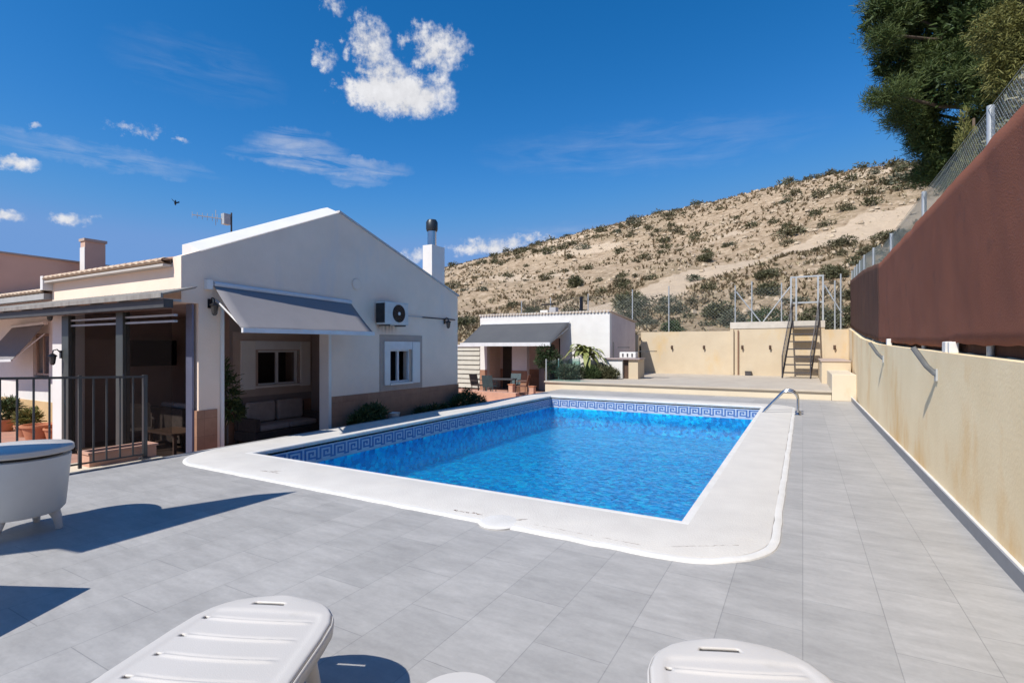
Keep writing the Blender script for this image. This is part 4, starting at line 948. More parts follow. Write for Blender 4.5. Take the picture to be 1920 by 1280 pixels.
# ------------------------------------------------------------------ pine tree on the right
PINE = [(1.55, 13.0, 8.35, .62), (1.75, 13.5, 7.62, .50), (1.50, 12.5, 6.62, .32), (2.33, 14.0, 8.35, .95), (2.05, 13.5, 6.5, .46),
        (2.45, 14.0, 5.95, .42), (2.6, 13.0, 6.80, .72), (3.05, 13.0, 7.6, 1.05), (3.29, 12.5, 6.5, .8), (3.01, 13.5, 5.85, .58), (3.69, 14.0, 5.91, .62),
        (2.33, 14.0, 5.25, .26), (1.97, 14.0, 9.27, .85), (2.66, 13.0, 8.96, 1.05), (3.43, 13.0, 8.88, 1.1), (4.3, 13.0, 7.26, 1.15), (4.3, 13.2, 5.92, 1.1),
        (1.36, 12.5, 7.72, .26), (4.38, 14.0, 9.91, 1.3), (3.2, 14.5, 10.2, 1.2), (1.75, 14.2, 9.9, .6), (5.2, 14, 8.4, 1.3), (2.2, 13.2, 7.35, .35), (1.95, 13.4, 6.95, .42), (2.25, 13.6, 6.0, .42), (2.6, 13.8, 5.5, .42), (1.75, 13.1, 6.4, .3), (2.75, 13.8, 5.2, .35), (3.3, 13.2, 5.1, .5)]
pn = thing('pine_tree', 'tall dark green pine overhanging the fence at the upper right', 'tree', (4.2, 14, 1.2)); PN = (4.2, 14, 1.2)
R_ = random.Random(5)
sub = []
for (x, y, z, r) in PINE:                      # every lobe is broken into needle clumps
    k = int(14 + 40 * r * r)
    for _ in range(k):
        a = R_.uniform(0, 2 * pi); u = R_.uniform(-.9, 1); s_ = (1 - u * u) ** .5; q_ = r * R_.uniform(.5, 1.0)
        sub.append((x + s_ * cos(a) * q_, y + s_ * sin(a) * q_, z + u * q_ * .8, R_.uniform(.13, .27), .8))
pm_ = leaf_cloud(sub, 190000, .011, .095, 21, shell=.1, tone=(0, .75), jag=.5, up=.25)
pm_.build('crown', M['pine'], pn, PN, fix=False)
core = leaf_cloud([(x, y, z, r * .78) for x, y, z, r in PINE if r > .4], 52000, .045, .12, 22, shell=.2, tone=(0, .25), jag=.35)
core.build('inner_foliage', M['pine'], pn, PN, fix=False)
tm = MB().tube([(4.2, 14, 1.0), (4.25, 14.05, 4), (4.05, 13.9, 7), (3.9, 13.8, 9.8), (3.7, 13.7, 11)], [.26, .22, .16, .1, .03], 10)
limbs(tm, (4.22, 14, 3.6), [l[:3] for l in PINE[8:12] if 1], .07, R_); limbs(tm, (4.1, 13.95, 5.6), [PINE[i][:3] for i in (2, 4, 5, 6, 15, 16)], .075, R_)
limbs(tm, (4.0, 13.9, 7.0), [PINE[i][:3] for i in (0, 1, 3, 7, 12, 13, 17, 21)], .07, R_)
tm.build('trunk', M['bark'], pn, PN, smooth='all')
# yellow-green trees nearer the fence
def small_tree(name, label, cat, base, lobes, n, m_, lw, ll, seed, group=None, trunk=.06, **k):
    o = thing(name, label, cat, base, 0, group)
    leaf_cloud(lobes, n, lw, ll, seed, **k).build('crown', m_, o, base, fix=False)
    if trunk:
        cx = sum(l[0] for l in lobes) / len(lobes); cy = sum(l[1] for l in lobes) / len(lobes); top = max(l[2] for l in lobes)
        t_ = MB().tube([base, ((base[0] + cx) / 2, (base[1] + cy) / 2, (base[2] + top) / 2), (cx, cy, top)], [trunk, trunk * .7, trunk * .25], 8)
        limbs(t_, (base[0], base[1], base[2] + (top - base[2]) * .3), [l[:3] for l in lobes], trunk * .4, random.Random(seed), .05)
        t_.build('trunk', M['bark'], o, base, smooth='all')
    return o
small_tree('cypress_tree', 'slender yellow green conifer standing just behind the mesh fence', 'tree', (1.98, 9, 1.15),
           [(1.95, 9, 2.6, .30, 1.3), (1.95, 9, 3.3, .25, 1.5), (1.93, 9, 3.9, .19, 1.5), (1.90, 9, 4.35, .12, 1.8), (1.88, 9, 4.66, .055, 2.2), (2.12, 9.1, 3.8, .16, 1.4), (2.2, 9.2, 3.4, .22, 1.4)], 13000, M['cypress'], .011, .05, 31, up=.9, shell=.2, tone=(.1, 1))
small_tree('conifer_tree', 'bright yellow green conifer with hanging sprays at the right edge', 'tree', (2.75, 9.2, 1.15),
           [(2.22, 9, 5.75, .30), (2.35, 9, 5.35, .32), (2.30, 9, 5.05, .22), (2.6, 9.2, 5.9, .4), (2.8, 9.2, 5.2, .45), (2.75, 9.2, 4.5, .4), (2.2, 9, 5.3, .12), (2.5, 9.1, 6.4, .3)], 30000, M['cypress'], .012, .055, 33, shell=.15, jag=.6, tone=(.1, 1), droop=.2)
small_tree('oleander_bush', 'pale leafy bush pressing against the mesh at the right edge', 'bush', (1.95, 6.9, 1.15),
           [(1.88, 7.0, 3.7, .22), (1.95, 6.7, 3.95, .2), (1.95, 7.4, 3.75, .2), (1.98, 6.2, 4.0, .25), (1.9, 7.8, 3.45, .2), (2.0, 6.6, 3.3, .45), (2.0, 7.5, 3.1, .4)], 5200, leafm('pale_green_leaves', (.16, .19, .09), (.12, .15, .07), (.38, .33, .24)), .028, .08, 35, tone=(0, .9))
for i, (x, y, z, r, lb) in enumerate(((2.1, 10.6, 3.15, .45, 'green bush behind the mesh fence below the pine'), (2.2, 12.4, 3.3, .5, 'dark bush behind the mesh at the foot of the pine crown'), (2.3, 15.5, 3.6, .6, 'dark green bush behind the far part of the brown screen'), (2.6, 19, 4.0, .5, 'small olive bush behind the dark screen'))):
    small_tree('garden_bush', lb, 'bush', (x, y, 1.2), [(x, y, z, r), (x + .2, y + .4, z - .3, r), (x, y - .3, z - .6, r)], 5200, M['scrub'] if i % 2 else M['bush'], .03, .08, 40 + i, group='bushes behind the right fence')

# plants round the house and terrace
small_tree('patio_bush', 'leafy dark bush at the foot of the gable wall beside the awning edge', 'bush', (-8.55, 8.55, -.5), [(-8.52, 8.5, 0, .24), (-8.5, 8.72, .08, .24), (-8.55, 8.35, -.1, .22)], 2600, M['bush'], .035, .13, 51, tone=(0, .8))
small_tree('patio_bush', 'dark bush at the far right corner of the gable wall', 'bush', (-8.5, 12.2, -.5), [(-8.5, 12.1, .0, .28), (-8.5, 12.5, .1, .30), (-8.45, 12.9, -.05, .28)], 2600, M['bush'], .03, .10, 52, tone=(0, .5))
small_tree('patio_bush', 'low dark bush under the gable window', 'bush', (-8.55, 10.7, -.5), [(-8.55, 10.5, -.1, .2), (-8.5, 10.9, -.08, .2), (-8.5, 11.3, -.1, .2)], 1500, M['bush'], .03, .09, 53, tone=(0, .4))
wp = MB().lathe([(.10, 0), (.14, .22), (.15, .24), (.13, .24), (.11, .2)], (-8.5, 9.38, -.18), 18); tag(wp.build('white_pot', M['white'], smooth=True), 'small white flower pot beside the bush under the gable wall', 'pot')
stn = MB().lathe([(.12, 0), (.12, .32)], (-8.5, 9.38, -.5), 12); tag(stn.build('pot_stand', M['terracotta'], smooth=True), 'terracotta stand under the small white pot', 'stand')
small_tree('porch_plant', 'tall thin potted plant inside the porch beside the pillar', 'plant', (-9.7, 5.95, -.5), [(-9.7, 5.95, .75, .26, 1.6), (-9.65, 6.1, .4, .2), (-9.75, 5.9, 1.1, .18, 1.5)], 900, M['bush'], .03, .14, 54, tone=(.1, .9))
def potted(x, y, z, r, h, lb, plant, m_=None):
    o = thing('flower_pot', lb, 'flower pot', (x, y, z))
    MB().lathe([(r * .68, 0), (r * .95, h * .86), (r * 1.06, h * .86), (r * 1.06, h), (r * .92, h), (r * .88, h * .85), (0.001, h * .84)], n=24).build('pot', M['terracotta'], o, smooth=True)
    if plant: leaf_cloud(plant, 800, .03, .14, int(x * 10) % 97, up=.4, tone=(.2, 1)).build('plant', m_ or M['cypress'], o, fix=False)
    return o
potted(-15.2, 5.0, -.5, .30, .36, 'large square shouldered terracotta pot on the sunny patio', None)
potted(-14.75, 5.15, -.5, .20, .30, 'smaller terracotta pot beside the pillar on the patio', None)
potted(-16.1, 5.1, -.5, .24, .28, 'terracotta pot with yellow green plant on the patio behind the bars', [(0, 0, .42, .20), (.12, 0, .46, .15), (-.12, 0, .4, .15)])
potted(-17.6, 5.1, -.5, .26, .3, 'terracotta pot with dark shrub at the far left of the patio', [(0, 0, .5, .26), (.1, .1, .65, .18)], M['bush'])
# banana palm
bp_ = thing('banana_plant', 'sunlit yellow green banana plant beside the white summer house', 'plant', (-8.2, 21.1, .3)); 
lv = MB(); R_ = random.Random(8); cc = []
for k in range(46):
    a = k * 2.4 + R_.uniform(-.3, .3); tilt = R_.uniform(.2, 1.1); ln = R_.uniform(.6, 1.05); base = Vector((R_.uniform(-.1, .1), R_.uniform(-.1, .1), R_.uniform(.7, 1.0)))
    w0 = R_.uniform(.08, .14); n = 9; pr = []; tn = R_.uniform(.2, 1)
    side = Vector((-sin(a), cos(a), 0))
    for i in range(n + 1):
        t = i / n; ang = tilt + t * t * .9; r_ = ln * t
        p = base + Vector((cos(a) * sin(ang) * r_, sin(a) * sin(ang) * r_, cos(ang) * r_ * 1.0))
        wd = w0 * (sin(pi * min(1, t * .93 + .07)) ** .6) if i > 2 else .015 + .02 * i
        pr.append((p, wd))
    b0 = len(lv.v)
    for i, (p, wd) in enumerate(pr):
        up_ = Vector((0, 0, 1)) * wd * .25
        for kx in (-1, 0, 1): lv.v.append(tuple(p + side * wd * kx + (up_ if kx else Vector((0, 0, 0))))); cc.append(tn)
    for i in range(n):
        for kx in (0, 1): lv.f.append((b0 + i * 3 + kx, b0 + i * 3 + kx + 1, b0 + i * 3 + kx + 4, b0 + i * 3 + kx + 3))
lv.c = cc; lv.build('leaves', M['palm'], bp_, fix=False, smooth='all')
MB().tube([(0, 0, 0), (.03, .02, .4), (0, 0, .95)], [.10, .085, .06], 10).build('trunk', M['bark'], bp_, smooth='all')
for i, (x, y, z, r, mm, lb) in enumerate(((-8.45, 19.6, .62, .34, 'grey_scrub', 'blue green agave like bush behind the corner of the glass balustrade'), (-8.5, 20.4, .6, .34, 'grey_scrub', 'grey green bush behind the middle of the glass balustrade'), (-7.9, 20.6, .55, .34, 'bush', 'dark bush below the banana plant'), (-7.6, 21.1, .6, .36, 'scrub', 'dark thin bush between the banana plant and the barbecue'), (-7.1, 20.9, .55, .26, 'scrub', 'low bush in front of the barbecue counter'))):
    small_tree('terrace_bush', lb, 'bush', (x, y, .3), [(x, y, z, r), (x + .25, y, z - .08, r * .8), (x - .2, y + .1, z - .05, r * .8)], 1500, M[mm], .03, .13, 60 + i, group='bushes on the raised terrace', up=.5, tone=(0, .8))
small_tree('dark_shrub', 'tall dark shrub under the right end of the summer house awning', 'bush', (-9.9, 20.7, -.5), [(-9.9, 20.7, 1.45, .42), (-9.7, 20.8, 1.15, .42), (-9.45, 20.7, .8, .35), (-10.1, 20.8, 1.0, .35)], 2600, M['bush'], .03, .12, 67, tone=(0, .3))

# ------------------------------------------------------------------ white resin furniture
M['slot'] = mat('slot_shade_grey', (.10, .10, .095), rough=.6)
def make_lounger(label):
    o = thing('sun_lounger', label, 'sun lounger', (0, 0, 0), 0, 'white plastic sun loungers')
    W = [(0, .0), (.006, .07), (.015, .115), (.03, .165), (.055, .215), (.09, .255), (.13, .285), (.20, .312), (.32, .328), (.6, .35), (1.2, .36), (1.75, .352), (1.83, .335), (1.88, .29), (1.90, .22)]
    def wd(v):
        for (a, p), (b_, q) in zip(W, W[1:]):
            if v <= b_: return p + (q - p) * (v - a) / (b_ - a)
        return W[-1][1]
    H0 = .435
    vs = [0, .004, .008] + [.012 + .006 * i for i in range(315)]
    vs = [v for v in vs if v <= 1.9]; nu = 56
    GR = [.215 + .135 * k for k in range(12) ]
    def zt(u, v, w_):
        z = H0 + .010 * (1 - (abs(u) / max(w_, .02)) ** 2) 
        edge = min(1, max(0, (w_ - abs(u)) / .012)); edge2 = min(1, v / .012)
        z -= .010 * (1 - min(edge, edge2)) ** 2
        # raised border and ribs
        e = (w_ - abs(u)); 
        z -= .006 / (1 + exp(-(e - .055) / .005)) * (1 / (1 + exp(-(v - .15) / .006)))
        for g_ in GR:
            if abs(v - g_) < .035:
                a = max(0, 1 - (abs(u) / .235) ** 10)
                vv = v - g_ - .02 * (1 - (u / .24) ** 2)
                z += a * (.007 * exp(-(vv / .0075) ** 2) - .004 * exp(-((vv + .016) / .006) ** 2))
        return z
    m = MB()
    for v in vs:
        w_ = wd(v)
        for j in range(nu + 1):
            s_ = -1 + 2 * j / nu; u = w_ * (s_ * (1.2 - .2 * s_ * s_)) ; m.v.append((u, -v, zt(u, v, w_)))
    for i in range(len(vs) - 1):
        v = (vs[i] + vs[i + 1]) / 2
        for j in range(nu):
            s_ = -1 + 2 * (j + .5) / nu; u = wd(v) * (s_ * (1.2 - .2 * s_ * s_))
            if abs(v - .088) < .012 and abs(u + .03) < .076: continue
            hole_ = any(abs(v - g_ - .0) < .008 and abs(u + .245) < .013 for g_ in GR)
            if hole_: continue
            a = i * (nu + 1) + j; m.f.append((a, a + nu + 1, a + nu + 2, a + 1))
    m.build('bed', M['white_plastic'], o, fix=False, smooth='all', solid=.012)
    MB().box(-.104, .044, -.0775, -.0755, H0 - .010, H0 + .004).build('slot_shade_strip', M['slot'], o)  # dark strip paints shade onto the slot's far wall
    # rolled skirt following the outline
    sk_ = MB(); path = [(wd(v), -v) for v in vs if v < 1.9][::4]; path = [(-x, y) for x, y in reversed(path)] + path[1:]
    for x, y in path: sk_.v += [(x, y, H0 - .012), (x * 1.012, y + (.004 if y > -.1 else 0), H0 - .026), (x * 1.006, y + (.003 if y > -.1 else 0), H0 - .058), (x * .985, y, H0 - .062)]
    for i in range(len(path) - 1):
        for k in range(3): sk_.f.append((i * 4 + k, i * 4 + k + 1, i * 4 + 5 + k, i * 4 + 4 + k))
    sk_.build('rim', M['white_plastic'], o, fix=False, smooth='all', solid=.006)
    for sx in (-1, 1):
        MB().bar((sx * .24, -.16, H0 - .075), (sx * .27, -1.78, H0 - .075), .035, .06).build('side_rail', M['white_plastic'], o, bevel=.006)
        for v in (.30, 1.6):
            MB().tube([(sx * .25, -v, H0 - .05), (sx * .27, -v + .02, .25), (sx * .30, -v + .05, .012), (sx * .30, -v + .05, 0)], [.034, .028, .024, .03], 10).build('leg', M['white_plastic'], o, smooth=True)
    for v in (.30, 1.6): MB().bar((-.24, -v, H0 - .08), (.24, -v, H0 - .08), .04, .035).build('crossbar', M['white_plastic'], o, bevel=.005)
    return o
LRZ = atan2(.4, .917)
lo1 = make_lounger('white plastic sun lounger with ribbed bed at the lower left, its oval shadow beside it')
def place(o, tip):  o.location = (tip[0], tip[1], 0); o.rotation_euler = (0, 0, LRZ)
place(lo1, (-2.115, 1.60))
lo2 = copy_tree(lo1); lo2['label'] = 'white plastic sun lounger cut off by the bottom edge right of centre'; place(lo2, (-.285, 2.215))
# small round side table between the loungers
rt = thing('side_table', 'small round white table top between the two loungers', 'side table', (-.99, 1.40, 0))
MB().lathe([(.02, .41), (.13, .41), (.155, .415), (.16, .43), (.15, .44), (.02, .443)], n=36).build('tabletop', M['white_plastic'], rt, smooth=True)
MB().lathe([(.035, .02), (.03, .2), (.035, .409)], n=16).build('stem', M['white_plastic'], rt, smooth=True)
MB().lathe([(.13, 0), (.12, .015), (.04, .022)], n=24).build('foot', M['white_plastic'], rt, smooth=True)
# round cooler table
ct = thing('cooler_table', 'tall round white plastic cooler table on short legs at the left edge', 'cooler table', (-5.94, 1.82, 0)); 
MB().lathe([(.29, .17), (.315, .20), (.355, .655), (.345, .66)], n=56).build('body', mat('off_white_resin', (.66, .65, .615), (.60, .59, .56), 2, rough=.5), ct, smooth=True)
MB().lathe([(.30, .655), (.30, .69)], n=40).build('gap_ring', M['darkmetal'], ct, smooth=True)
MB().lathe([(.30, .684), (.368, .69), (.376, .70), (.372, .735), (.36, .745), (.1, .752), (.02, .752)], n=56).build('lid', M['white_plastic'], ct, smooth=True)
for dx, dy in ((.17, -.17), (.15, .18), (-.18, .16), (-.16, -.19)):
    k_ = 1.22
    MB().tube([(dx * 1.0, dy * 1.0, .20), (dx * k_ * .95, dy * k_ * .95, .10), (dx * k_, dy * k_, 0)], [.05, .034, .026], 10).build('leg', M['white_plastic'], ct, smooth=True)
# square side table out at the left
sq = thing('square_table', 'white plastic table mostly outside the left edge, one splayed leg showing', 'table', (-4.29, 1.14, 0), atan2(-.44, -.9) + pi)
# local: x from corner runs back left, build from the corner
MB().box(-.75, 0, -.75, 0, .55, .585).build('tabletop', M['white_plastic'], sq, bevel=.02)
for sx in (-.69, -.06):
    for sy in (-.69, -.06):
        ox = .05 if sx > -.3 else -.05; oy = .05 if sy > -.3 else -.05
        MB().tube([(sx, sy, .55), (sx + ox * .3, sy + oy * .3, .25), (sx + ox, sy + oy, 0)], [.045, .038, .036], 10).build('leg', M['white_plastic'], sq, smooth=True)
# added unseen shade sail on a pole, outlined to cast the pointed deck shadow
sa = thing('added_shade_sail', 'added grey fabric shade sail on a post beyond the left edge, shaped to cast the long pointed shadow', 'shade sail', (-7.2, -.6, 0)); SAO = (-7.2, -.6, 0)
sp = [(-5.70, -.65), (-5.70, 1.35), (-6.0, 1.02), (-6.37, .20), (-6.77, -.28), (-6.80, -.85), (-6.2, -1.0), (-5.97, -.70)]
MB().prism(sp, 'z', 2.895, 2.90).build('added_sail_fabric', M['awning'], sa, SAO)
MB().cyl((-7.2, -.9, 0), (-7.2, -.9, 3.0), .04).build('post', M['galv'], sa, SAO, smooth=True)  # post of the added shade sail
MB().bar((-7.2, -.9, 2.88), (-6.75, -.8, 2.88), .02, .02).build('added_sail_tie', M['galv'], sa, SAO)

# ------------------------------------------------------------------ neighbour
nb = thing('neighbour_house', 'brown pink neighbouring house with square chimney at the far left', 'house', (-26, 9, -.5)); NO = (-26, 9, -.5)
MB().prism([(6.0, -.5), (6.0, 4.86), (12.5, 4.78), (12.5, -.5)], 'x', -30, -24).build('wall', M['nb_wall'], nb, NO)
MB().prism([(5.95, 4.862), (5.95, 4.92), (12.55, 4.84), (12.55, 4.785)], 'x', -30.1, -23.93).build('roof_edge', mat('grey_coping', (.35, .33, .32), rough=.8), nb, NO)
MB().box(-23.3, -22.95, 8.88, 9.52, -.5, 5.52).build('chimney', M['nb_wall'], nb, NO)
MB().box(-23.345, -22.90, 8.84, 9.56, 5.521, 5.62).build('chimney_cap', M['band'], nb, NO)
MB().box(-23.31, -22.94, 8.862, 8.878, 3.6, 5.3).build('chimney_painted_lit_face', M['white'], nb, NO)  # white sheet paints in the sunlit side of the chimney
bird = thing('bird', 'tiny dark bird flying above the tiled roof', 'bird', (-31.7, 16.6, 10.0), .4)
MB().lathe([(.005, -.16), (.05, -.08), (.06, .02), (.035, .12), (.005, .17)], n=8).build('body', M['black'], bird)
for s_ in (-1, 1): MB().add([(0, s_ * .02, .04), (0, s_ * .30, .16), (.04, s_ * .26, .06), (.05, s_ * .02, -.04), (.005, s_ * .02, .04), (.005, s_ * .30, .165), (.045, s_ * .26, .065), (.055, s_ * .02, -.04)], [(0, 1, 2, 3), (7, 6, 5, 4), (0, 4, 5, 1), (1, 5, 6, 2), (2, 6, 7, 3), (3, 7, 4, 0)]).build('wing', M['black'], bird)

# ------------------------------------------------------------------ hill
RT = [(-1.6, .03, 260), (-1.1, .05, 240), (-.75, .098, 215), (-.639, .152, 195), (-.43, .206, 175), (-.2306, .2495, 150), (-.055, .275, 132), (.0719, .2855, 120), (.14, .280, 115), (.268, .266, 110), (.6, .22, 100), (1.6, .10, 100)]
def nz(x, y, z=0.0): return noise.noise(Vector((x, y, z)))
def ridge(a):
    if a <= RT[0][0]: return RT[0][1:]
    for p, q in zip(RT, RT[1:]):
        if a <= q[0]:
            t = (a - p[0]) / (q[0] - p[0]); return p[1] + (q[1] - p[1]) * t, p[2] + (q[2] - p[2]) * t
    return RT[-1][1:]
def hill_z(X, Y):
    r = hypot(X, Y); a = atan2(X, Y); el_, R = ridge(a); r0 = 29.0; zr = 1.6 + el_ * R; t = (r - r0) / (R - r0)
    if t < 0: return 1.7 + t * 2
    if t <= 1:
        g_ = .72 * t + .28 * t * t * (3 - 2 * t); z = 1.9 + (zr - 1.9) * g_; w_ = sin(pi * min(t, 1))
        z += w_ * (2.2 * nz(X * .035, Y * .035) + .9 * nz(X * .1, Y * .1, 3)) + min(1, t * 6) * (.25 * nz(X * .4, Y * .4, 5) + .12 * nz(X * 1.1, Y * 1.1, 9)) * (1 if t < .97 else .6)
        z -= w_ * .5 * abs(nz(X * .07 + 4, Y * .02, 12))
    else: z = zr - (t - 1) ** 1.5 * zr * .9 + .25 * nz(X * .4, Y * .4, 5)
    return z
NA, NR = 420, 190
hm = MB(); ton = []
PATH = [(-14, 37), (-11.3, 41), (-10.2, 47.3), (-7.6, 51.3), (-3.8, 54.4), (-.2, 57.8), (4.4, 61.2), (9.1, 65.1), (16, 70)]
def pdist(x, y):
    b_ = 1e9
    for p, q in zip(PATH, PATH[1:]):
        dx, dy = q[0] - p[0], q[1] - p[1]; t = max(0, min(1, ((x - p[0]) * dx + (y - p[1]) * dy) / (dx * dx + dy * dy)))
        b_ = min(b_, hypot(x - p[0] - dx * t, y - p[1] - dy * t))
    return b_
for i in range(NA + 1):
    a = -1.25 + 1.95 * i / NA
    for j in range(NR + 1):
        t = j / NR; r = 28.5 + (300 - 28.5) * t ** 1.45
        x, y = r * sin(a), r * cos(a); hm.v.append((x, y, hill_z(x, y)))
        veg = .5 + .9 * nz(x * .05, y * .05, 20) + .5 * nz(x * .2, y * .2, 22)
        low = max(0, min(1, (47 + 6 * nz(x * .1, y * .1, 2) - y) / 10))          # lower slope is more overgrown
        pd = pdist(x, y); veg = max(veg * .75, low * .62)
        if pd < 2.6 + 2.0 * nz(x * .22, y * .22, 4): veg = -1.2
        if nz(x * .045, y * .12, 70) > .36 and y > 55: veg = -1.0
        ton.append(max(-1.2, min(1, veg)))
for i in range(NA):
    for j in range(NR): b0 = i * (NR + 1) + j; hm.f.append((b0, b0 + 1, b0 + NR + 2, b0 + NR + 1))
hm.c = ton
def hillmat():
    m = D.materials.new('dry_limestone_hillside'); m.use_nodes = True; t = m.node_tree; n = t.nodes; l = t.links
    p = n['Principled BSDF']; p.inputs['Roughness'].default_value = .95; p.inputs['Specular IOR Level'].default_value = .1
    tcx = n.new('ShaderNodeTexCoord')
    def ns(sc, det, ro, st=None):
        k = n.new('ShaderNodeTexNoise'); k.inputs['Scale'].default_value = sc; k.inputs['Detail'].default_value = det; k.inputs['Roughness'].default_value = ro
        if st: mp = n.new('ShaderNodeMapping'); mp.inputs['Scale'].default_value = st; mp.inputs['Rotation'].default_value = (0, 0, .5); l.new(tcx.outputs['Object'], mp.inputs[0]); l.new(mp.outputs[0], k.inputs['Vector'])
        else: l.new(tcx.outputs['Object'], k.inputs['Vector'])
        return k.outputs['Fac']
    r = n.new('ShaderNodeValToRGB'); l.new(ns(.9, 9, .72), r.inputs[0])
    e = r.color_ramp.elements; e[0].position = .33; e[0].color = (.20, .135, .08, 1); e[1].position = .66; e[1].color = (.61, .475, .335, 1); k = e.new(.47); k.color = (.42, .31, .205, 1)
    r2 = n.new('ShaderNodeValToRGB'); l.new(ns(2.2, 6, .7), r2.inputs[0]); e = r2.color_ramp.elements; e[0].position = .36; e[0].color = (.20, .15, .085, 1); e[1].position = .62; e[1].color = (.46, .35, .225, 1)
    at = n.new('ShaderNodeAttribute'); at.attribute_name = 'tone'
    f1 = math_n(t, 'ADD', at.outputs['Fac'], math_n(t, 'MULTIPLY', math_n(t, 'SUBTRACT', ns(1.6, 6, .7, (1, 1, 1)), .5), 2.2))
    mr = n.new('ShaderNodeMapRange'); l.new(f1, mr.inputs[0]); mr.inputs[1].default_value = .42; mr.inputs[2].default_value = .80
    mx = n.new('ShaderNodeMix'); mx.data_type = 'RGBA'; l.new(mr.outputs[0], mx.inputs[0]); l.new(r.outputs[0], mx.inputs[6]); l.new(r2.outputs[0], mx.inputs[7])
    m2 = n.new('ShaderNodeMapRange'); l.new(at.outputs['Fac'], m2.inputs[0]); m2.inputs[1].default_value = -.1; m2.inputs[2].default_value = -1; m2.inputs[4].default_value = .75
    mx2 = n.new('ShaderNodeMix'); mx2.data_type = 'RGBA'; l.new(m2.outputs[0], mx2.inputs[0]); l.new(mx.outputs[2], mx2.inputs[6]); mx2.inputs[7].default_value = (.65, .515, .375, 1)
    l.new(mx2.outputs[2], p.inputs['Base Color'])
    b_ = n.new('ShaderNodeBump'); b_.inputs['Strength'].default_value = .9; b_.inputs['Distance'].default_value = .35; l.new(ns(2.4, 7, .75), b_.inputs['Height']); l.new(b_.outputs[0], p.inputs['Normal'])
    return m
tag(hm.build('hillside', hillmat(), fix=False, smooth='all'), 'dry limestone hill dotted with scrub', kind='structure')

# shrubs over the hillside: five kinds of crown shared by many
def shrub_mesh(seed, m_, n=260, flat=.62, lw=.10, ll=.22):
    R = random.Random(seed); lobes = [(R.uniform(-.45, .45), R.uniform(-.45, .45), R.uniform(.15, .45), R.uniform(.32, .55), flat) for _ in range(5)]
    return leaf_cloud(lobes, n, lw, ll, seed, shell=.5, tone=(0, .9), jag=.5, up=.2).build('shrub_source', m_, None, fix=False)
SH = [shrub_mesh(101, M['scrub']), shrub_mesh(102, M['hillbush']), shrub_mesh(103, M['grey_scrub']), shrub_mesh(104, M['scrub'], flat=.8), shrub_mesh(105, M['hillbush'], flat=.8), shrub_mesh(106, M['hillbush'], 1500, .85, .06, .14), shrub_mesh(107, M['scrub'], 1500, .8, .06, .14)]
BIG = [(-11.5, 38.8, 1.5, 'wide olive bush above the right end of the summer house'), (-15.4, 49.3, 1.1, None), (-9.3, 39.8, .9, None), (-8.4, 47.7, .9, None), (-16.4, 46.7, .8, None), (-14.8, 36.1, 1.0, None),
       (-19.4, 38.1, 1.0, None), (-25.3, 45.1, .9, None), (-21.0, 30.4, 1.0, None), (-36.8, 57.6, 1.0, None), (-48.4, 100.1, 1.3, None), (-24.7, 77.6, 1.3, None), (-17.6, 66.4, .9, None), (-16.1, 68.6, .7, None),
       (-25.6, 66.2, .9, None), (-13.8, 80.3, 1.1, None), (-9.1, 87.2, 1.0, None), (-1.9, 67.2, 1.1, None), (-.3, 65.5, .7, None), (2.3, 84.7, 1.5, None), (6.8, 94.7, 1.6, None), (6.6, 70.8, 1.5, None), (-1.8, 92.4, 1.0, None),
       (-13.5, 103.7, 1.0, None), (-2.1, 39.6, 1.1, None), (-.2, 37.2, .8, None), (1.8, 42.0, 1.0, None), (-2.4, 34.8, .8, None), (-4.0, 39.0, .7, None), (-4.9, 32.8, .6, None), (-7.1, 33.0, .6, None), (-6.5, 35.0, .5, None),
       (-25.5, 98.1, 1.0, None), (-37.2, 105.8, 1.0, None), (-41.8, 79.2, .8, None), (-29.2, 67.3, .8, None), (-50.6, 86.0, 1.0, None), (9.3, 81.8, 1.0, None), (10.2, 76.3, 1.4, None), (2.8, 49.8, .7, None), (5.2, 52.2, .7, None), (6.9, 57.2, .7, None), (3.2, 45.4, .8, None)]
R_ = random.Random(77); spots = [(x, y, s_) for x, y, s_, _ in BIG]
while len(spots) < 292:
    a = R_.uniform(-.68, .26); el_, RR = ridge(a); t = R_.random() ** .75 * 1.0
    r = 31 + (RR - 31) * t; x, y = r * sin(a), r * cos(a)
    if pdist(x, y) < 3.2: continue
    if nz(x * .05, y * .05, 20) + R_.uniform(-.3, .5) < -.1: continue
    spots.append((x, y, R_.choice((.5, .6, .75, .85, 1.0, 1.2, 1.4, 1.8)) * (.65 + .6 * t)))
first = {}
for i, (x, y, s_) in enumerate(spots):
    k = R_.choice((0, 1, 2, 3, 4, 1, 0))
    if s_ > .95 and hypot(x, y) < 60: k = 5 if i % 2 else 6
    src = SH[k]
    o = src.copy() if k in first else src
    if k in first: COL.objects.link(o)
    first[k] = 1
    o.name = 'hillside_shrub'; o.location = (x, y, hill_z(x, y) - .08); o.rotation_euler = (0, 0, R_.uniform(0, 6.28)); o.scale = (s_ * R_.uniform(.9, 1.4), s_ * R_.uniform(.9, 1.3), s_ * R_.uniform(.8, 1.15))
    tag(o, 'rounded shrub scattered with many others over the dry hillside', 'shrub', 'shrubs scattered over the hillside')
for k in range(7):
    if k not in first: D.objects.remove(SH[k])
